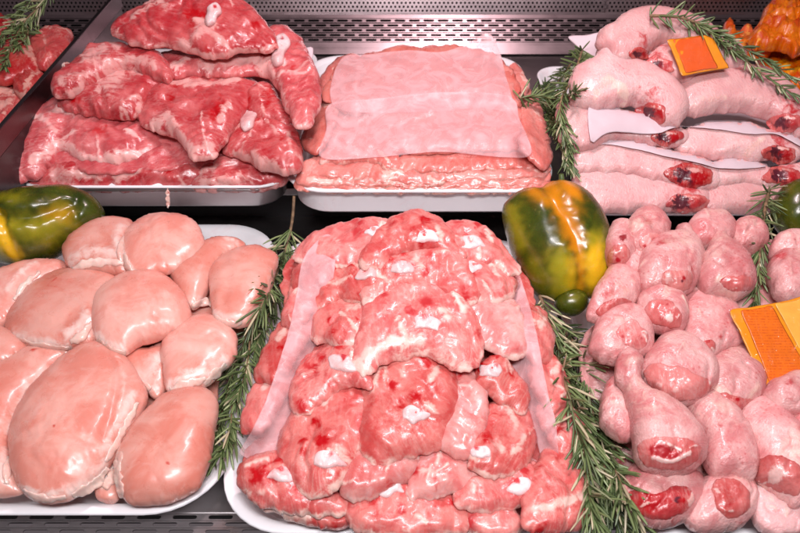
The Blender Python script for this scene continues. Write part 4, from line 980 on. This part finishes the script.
pepper('big green pepper flushed orange and yellow between the thighs and the drumsticks',
  '502,210 509,198 524,189 540,189 549,183 561,181 576,186 591,197 603,215 610,236 612,260 609,281 600,294 588,299 576,297 566,300 556,303 540,297 525,282 514,257 505,230', a, nrm(40), .050,
  [('g', 9, 6, '540,188 548,212 560,233 569,257 574,290 574,300'), ('g', 4, 1.5, '540,188 548,212 560,233 569,257 574,290 574,300'),
   ('f', 10, .85, '546,186 550,212 560,232 568,252'), ('f', 11, .9, '560,188 566,200'), ('f', 9, .75, '530,196 540,210'), ('f', 6, .7, '572,262 576,290'),
   ('f', 14, .6, '552,196 560,222'), ('d', 12, 1., '586,262 588,284'), ('d', 7, .6, '562,268 566,286'), ('r', 14, 1., '552,268 560,288'), ('r', 14, .9, '586,250 594,280'), ('r', 8, .7, '506,215 516,250'), ('r', 10, .4, '540,285 530,270')],
  stem=[(561, 184, .0), (561, 180, .003), (560, 176, .007)], nubs=[('554,303 560,293 572,288 585,293 588,305 576,316 561,313', .014, .017, [('r', 6, .5, '570,300')])], bot=.045)
a = at_z(46, 226, .105)
pepper('green pepper with a yellow furrow lying on its side at the left photo edge',
  '-30,240 -26,210 -8,196 8,192 22,189 42,187 66,186 84,191 97,200 104,212 101,222 88,231 72,244 56,255 38,263 16,265 -4,262 -24,256', a, nrm(40, 6), .046,
  [('g', 6, 7, '-6,200 3,212 12,220 26,226 44,225 62,219 76,212'), ('g', 5, 5, '14,222 20,236 24,256'), ('g', 5, 4, '80,188 84,206 80,228'), ('b', 12, 3, '24,206 40,206'),
   ('d', 9, 1., '-10,216 4,220 12,230 18,244 22,256'), ('f', 8, .7, '-10,206 -2,214'), ('r', 14, .8, '30,234 50,236 70,222'), ('f', 9, .4, '60,222 74,220'), ('r', 9, .6, '16,204 30,206'), ('r', 9, .6, '0,250 14,254')],
  nubs=[], bot=.05)
a = at_z(800, 212, .12)
pepper('dark green pepper cut off by the right photo edge', '773,214 777,196 787,184 804,179 822,190 830,214 820,236 802,243 785,236', a, nrm(40), .032, [('g', 5, 4, '800,182 796,210 800,240')])

# ------------------------------------------------------------------ orange tags
def cardmat(name, col, lines=None, rough=.25):
    m, nt, bs, out = newmat(name); N = NT(nt); vec, rnd = N.objvec()
    c = N.mix(N.ramp(N.noise(vec, 60, 4), .35, .65), tuple(x * .9 for x in col), col)
    if lines:
        fb = N.n('ShaderNodeAttribute', attribute_name='fib')
        w = N.n('ShaderNodeTexWave'); w.inputs['Scale'].default_value = 110; w.inputs['Distortion'].default_value = .6; w.bands_direction = 'X'
        N.l(fb.outputs['Vector'], w.inputs['Vector'])
        nz = N.noise(N.vscale(fb.outputs['Vector'], (200., 700., 1.)), 1., 2)
        c = N.mix(N.math('MULTIPLY', N.math('MULTIPLY', N.ramp(w.outputs[1], .5, .8), N.ramp(nz, .4, .6)), .7), c, lines)
    N.l(c, bs.inputs['Base Color']); bs.inputs['Roughness'].default_value = rough
    bs.inputs['Coat Weight'].default_value = .2; bs.inputs['Coat Roughness'].default_value = .06
    bp = N.n('ShaderNodeBump'); bp.inputs['Strength'].default_value = .3; bp.inputs['Distance'].default_value = .002
    N.l(N.noise(vec, 55, 3, .5, 1.), bp.inputs['Height']); N.l(bp.outputs[0], bs.inputs['Normal'])
    return m
M['card'] = cardmat('orange_card', (.90, .30, .006)); M['cardlight'] = cardmat('yellow_card', (.92, .46, .07))
M['panel'] = cardmat('printed_panel', (.82, .17, .006), lines=(.55, .06, .004)); M['panelred'] = cardmat('red_orange_panel', (.80, .11, .006))
def sleeve_mat():
    m, nt, bs, out = newmat('clear_sleeve'); N = NT(nt); vec, rnd = N.objvec()
    gl = N.n('ShaderNodeBsdfGlossy'); gl.inputs['Roughness'].default_value = .08
    tr = N.n('ShaderNodeBsdfTransparent'); mx = N.n('ShaderNodeMixShader')
    fr = N.n('ShaderNodeLayerWeight'); fr.inputs[0].default_value = .22
    bp = N.n('ShaderNodeBump'); bp.inputs['Strength'].default_value = .9; bp.inputs['Distance'].default_value = .004
    N.l(N.noise(N.vscale(vec, (1., 2.2, 1.)), 75, 3, .55, 1.5), bp.inputs['Height']); N.l(bp.outputs[0], gl.inputs['Normal']); N.l(bp.outputs[0], fr.inputs['Normal'])
    N.l(N.math('MINIMUM', fr.outputs['Facing'], .06), mx.inputs[0]); N.l(tr.outputs[0], mx.inputs[1]); N.l(gl.outputs[0], mx.inputs[2]); N.l(mx.outputs[0], out.inputs[0])
    return m
M['sleeve'] = sleeve_mat()
def tag(label, outline, panels, anchor, n, sleeve):
    o = card('price_tag', outline, anchor, n, M['card'], .0006, label, 'tag', 'orange tags stuck in the meat', wob=.0008)
    for k, (out, mt) in enumerate(panels):
        c = cen(out); ka = on_plane(c[0], c[1], anchor, n) + n * (.0009 + .0003 * k)
        card('printed_panel', out, ka, n, M[mt], .0003, wob=.0004, parent=o)
    c = cen(sleeve); ka = on_plane(c[0], c[1], anchor, n) + n * .0034
    card('clear_sleeve', sleeve, ka, n, M['sleeve'], .0003, wob=.0016, parent=o, jitter=.5)
    return o
def sup(px, py, up):
    d = drape_depth(px, py); p = at_depth(px, py, d); return p + (CAM - p).normalized() * up
EPS = '%.1f,%.1f'
def dens(out, k=4):
    P = pts(out); r = []
    for a, b in zip(P, P[1:] + P[:1]):
        for i in range(k): r.append((a[0] + (b[0] - a[0]) * i / k, a[1] + (b[1] - a[1]) * i / k))
    return r
def q(s): return ' '.join(EPS % p for p in dens(s))
tag('large orange tag in clear sleeve lying on the drumsticks', q('730,311 806,297 828,372 765,389'),
    [(q('775,304 803,299 822,364 808,366'), 'cardlight'), (q('741,311 772,306 809,372 806,380 771,385'), 'panel')], sup(770, 372, .034), nrm(33, 2), q('728,311 806,296 830,373 764,390'))
tag('small orange tag on the skin-on legs near the back wall', q('667,40 706,35 714,39 729,68 682,76'),
    [(q('673,40 703,36 718,68 686,73'), 'panelred')], sup(698, 52, .012), nrm(38), q('666,39 707,34 715,38 730,69 681,77'))

# ------------------------------------------------------------------ rosemary
GRS = 'rosemary sprigs laid between the meats'
def sprig(label, stems, nlen=(.016, .030), per=.0042, lift=.010, dry=.06, seed=1, wid=.0026, base=.05, whorl=3):
    rng = random.Random(seed); root = None
    NV, NF, NC, SV, SF = [], [], [], [], []
    for st in stems:
        P2 = spline(pts(st[0]), 5, False); lf = st[1] if len(st) > 1 else lift
        rad0 = st[2] if len(st) > 2 else .0022; bare = st[3] if len(st) > 3 else 0.
        dep = [drape_depth(x, y) for x, y in P2]
        good = [d for d in dep if d and d < 1.6]
        last = good[0] if good else 1.; D = []
        for d in dep:
            if d and d < 1.6 and d - last < .08: last = d
            D.append(last)
        for _ in range(24): D = [D[0]] + [(D[i - 1] + D[i] + D[i + 1]) / 3 for i in range(1, len(D) - 1)] + [D[-1]]
        P3 = [at_depth(x, y, d - lf) for (x, y), d in zip(P2, D)]
        n = len(P3)
        v, f = tube(P3, [rad0 * (1 - .72 * i / (n - 1)) for i in range(n)], 6)
        b = len(SV); SV += v; SF += [tuple(i + b for i in g) for g in f]
        L = [0.]
        for a, c in zip(P3[:-1], P3[1:]): L.append(L[-1] + (c - a).length)
        s = L[-1] * bare
        while s < L[-1]:
            i = max(k for k in range(n) if L[k] <= s); i = min(i, n - 2)
            t = (s - L[i]) / max(L[i + 1] - L[i], 1e-6); p = P3[i].lerp(P3[i + 1], t); T = (P3[i + 1] - P3[i]).normalized()
            fr = s / L[-1]
            for w in range(whorl):
                az = rng.uniform(0, 2 * math.pi); up = (CAM - p).normalized()
                a = T.cross(up).normalized(); bb = T.cross(a)
                out = a * math.cos(az) + bb * math.sin(az)
                if out.dot(up) < -.55: out = out - up * out.dot(up) * 1.5
                ang = R(rng.uniform(30, 75)) * (1 - .45 * fr)
                d = (T * math.cos(ang) + out * math.sin(ang)).normalized()
                ln = rng.uniform(*nlen) * (1 - .35 * fr ** 3); wd = wid * rng.uniform(.8, 1.15)
                side = d.cross(up); side = (side + Vector((rng.uniform(-.5, .5),) * 3)).normalized(); nn = side.cross(d).normalized()
                curl = rng.uniform(-.1, .25) * ln
                pale = 1. if rng.random() < dry else 0.; br = rng.random() ** 1.5
                if pale and rng.random() < .4: ln *= .9
                b0 = len(NV)
                for k, (tt, ww) in enumerate(((0, .35), (.2, .85), (.5, 1.), (.8, .85), (.95, .5), (1., .12))):
                    q_ = p + d * ln * tt + (T * .5 - out * .2).normalized() * curl * tt * tt
                    for m_, (sx, sn, under) in enumerate(((1, .05, 0), (.35, .4, 0), (0, .22, .25), (-.35, .4, 0), (-1, .05, 0), (0, -.3, 1))):
                        NV.append(q_ + side * sx * wd * .5 * ww + nn * sn * wd * ww)
                        NC.append((br, pale, .25 if m_ == 2 else .8 * under, 1))
                for k in range(5):
                    for m_ in range(6):
                        NF.append((b0 + k * 6 + m_, b0 + k * 6 + (m_ + 1) % 6, b0 + (k + 1) * 6 + (m_ + 1) % 6, b0 + (k + 1) * 6 + m_))
                NF.append(tuple(b0 + 30 + m_ for m_ in range(6)))
            s += per * rng.uniform(.6, 1.4)
        if root is None: root = P3[0]
    o = mesh_obj('rosemary_sprig', SV, SF, M['stem'], root)
    setp(o, label, 'rosemary', GRS)
    nd = mesh_obj('needles', NV, NF, M['leaf'], root, o)
    at = nd.data.color_attributes.new('Col', 'FLOAT_COLOR', 'POINT'); at.data.foreach_set('color', np.array(NC, dtype=float).ravel())
    return o
sprig('long rosemary sprig hanging down between the breasts and the thighs',
      [('294,196 292,222 284,254 269,290 252,324 236,362 225,402 216,440 211,466', .024, .0022, .1), ('284,262 276,296 262,330 254,352', .022, .0015), ('250,340 246,370 236,400', .024, .0013, .2), ('232,400 230,432 220,456', .024, .0012, .2)],
      nlen=(.020, .042), per=.0036, dry=.07, seed=3, wid=.0028)
sprig('thick rosemary bunch between the thighs and the drumsticks at the bottom',
      [('540,296 552,330 566,372 580,420 600,470 630,540', .014, .0026), ('552,318 580,352 588,392 598,430 612,470 626,505', .010, .002, .05), ('556,350 570,400 582,452 592,500 600,545', .018, .002), ('576,400 600,440 620,480 644,530', .012, .0018, .1), ('584,430 586,470 594,520 610,548', .024, .0018, .1), ('600,450 612,500 622,548', .022, .0016, .1)],
      nlen=(.024, .046), per=.0046, dry=.17, seed=8, wid=.0028)
sprig('upright rosemary sprig standing behind the top of the large orange tag',
      [('769,190 764,216 760,250 758,280 754,302', .012, .0026)], nlen=(.020, .038), per=.0058, dry=.05, seed=5, wid=.0028)
sprig('bushy rosemary sprig wedged between the cutlets and the skin-on legs',
      [('582,50 574,76 560,104 566,140 574,172', .012, .0022), ('520,98 540,96 560,100 576,92', .016, .0018), ('546,92 556,116 562,146 568,166', .014, .0018), ('572,62 556,84 540,96', .010, .0016), ('540,88 548,110 556,128', .016, .0018), ('564,100 572,126 568,160', .018, .0016)],
      nlen=(.016, .034), per=.0042, dry=.09, seed=12, wid=.0029)
sprig('rosemary sprig trailing past the small orange tag to the right photo edge',
      [('650,16 676,17 704,26 736,44 768,62 806,88', .016, .0024), ('716,38 740,56 768,78 800,98', .014, .0018), ('690,22 712,34 726,48', .012, .0014)], nlen=(.014, .027), per=.0078, dry=.08, seed=17, wid=.0029)
sprig('dark rosemary sprig lying over the red meat in the far left corner',
      [('52,-8 38,8 24,22 14,40 4,66', .016, .0022), ('34,-6 24,10 12,24 0,40', .018, .0018), ('26,22 28,34 18,46', .016, .0014)], nlen=(.018, .034), per=.0055, dry=.08, seed=21, wid=.0029)

# ------------------------------------------------------------------ lights of the display case
def area(name, loc, tgt, sx, sy, power, col):
    l = bpy.data.lights.new(name, 'AREA'); l.shape = 'RECTANGLE'; l.size = sx; l.size_y = sy; l.energy = power; l.color = col
    o = bpy.data.objects.new(name, l); COL.objects.link(o); o.location = loc
    o.rotation_euler = (Vector(tgt) - Vector(loc)).to_track_quat('-Z', 'Y').to_euler(); return o
area('front_lamp', (.03, -.02, 1.05), (.0, .60, .05), .58, .15, 14.8, (1., .945, .975))
area('case_tube', (.12, .84, 1.10), (.05, .90, .05), .30, .05, 8.2, (1., .76, .80))
w = bpy.data.worlds.new('World'); SC.world = w; w.use_nodes = True
bg = w.node_tree.nodes['Background']; bg.inputs[0].default_value = (.9, .74, .80, 1); bg.inputs[1].default_value = .12
SC.view_settings.view_transform = 'Standard'; SC.view_settings.look = 'None'; SC.view_settings.exposure = 0; SC.view_settings.gamma = 1
SC.cycles.max_bounces = 8; SC.cycles.transparent_max_bounces = 12
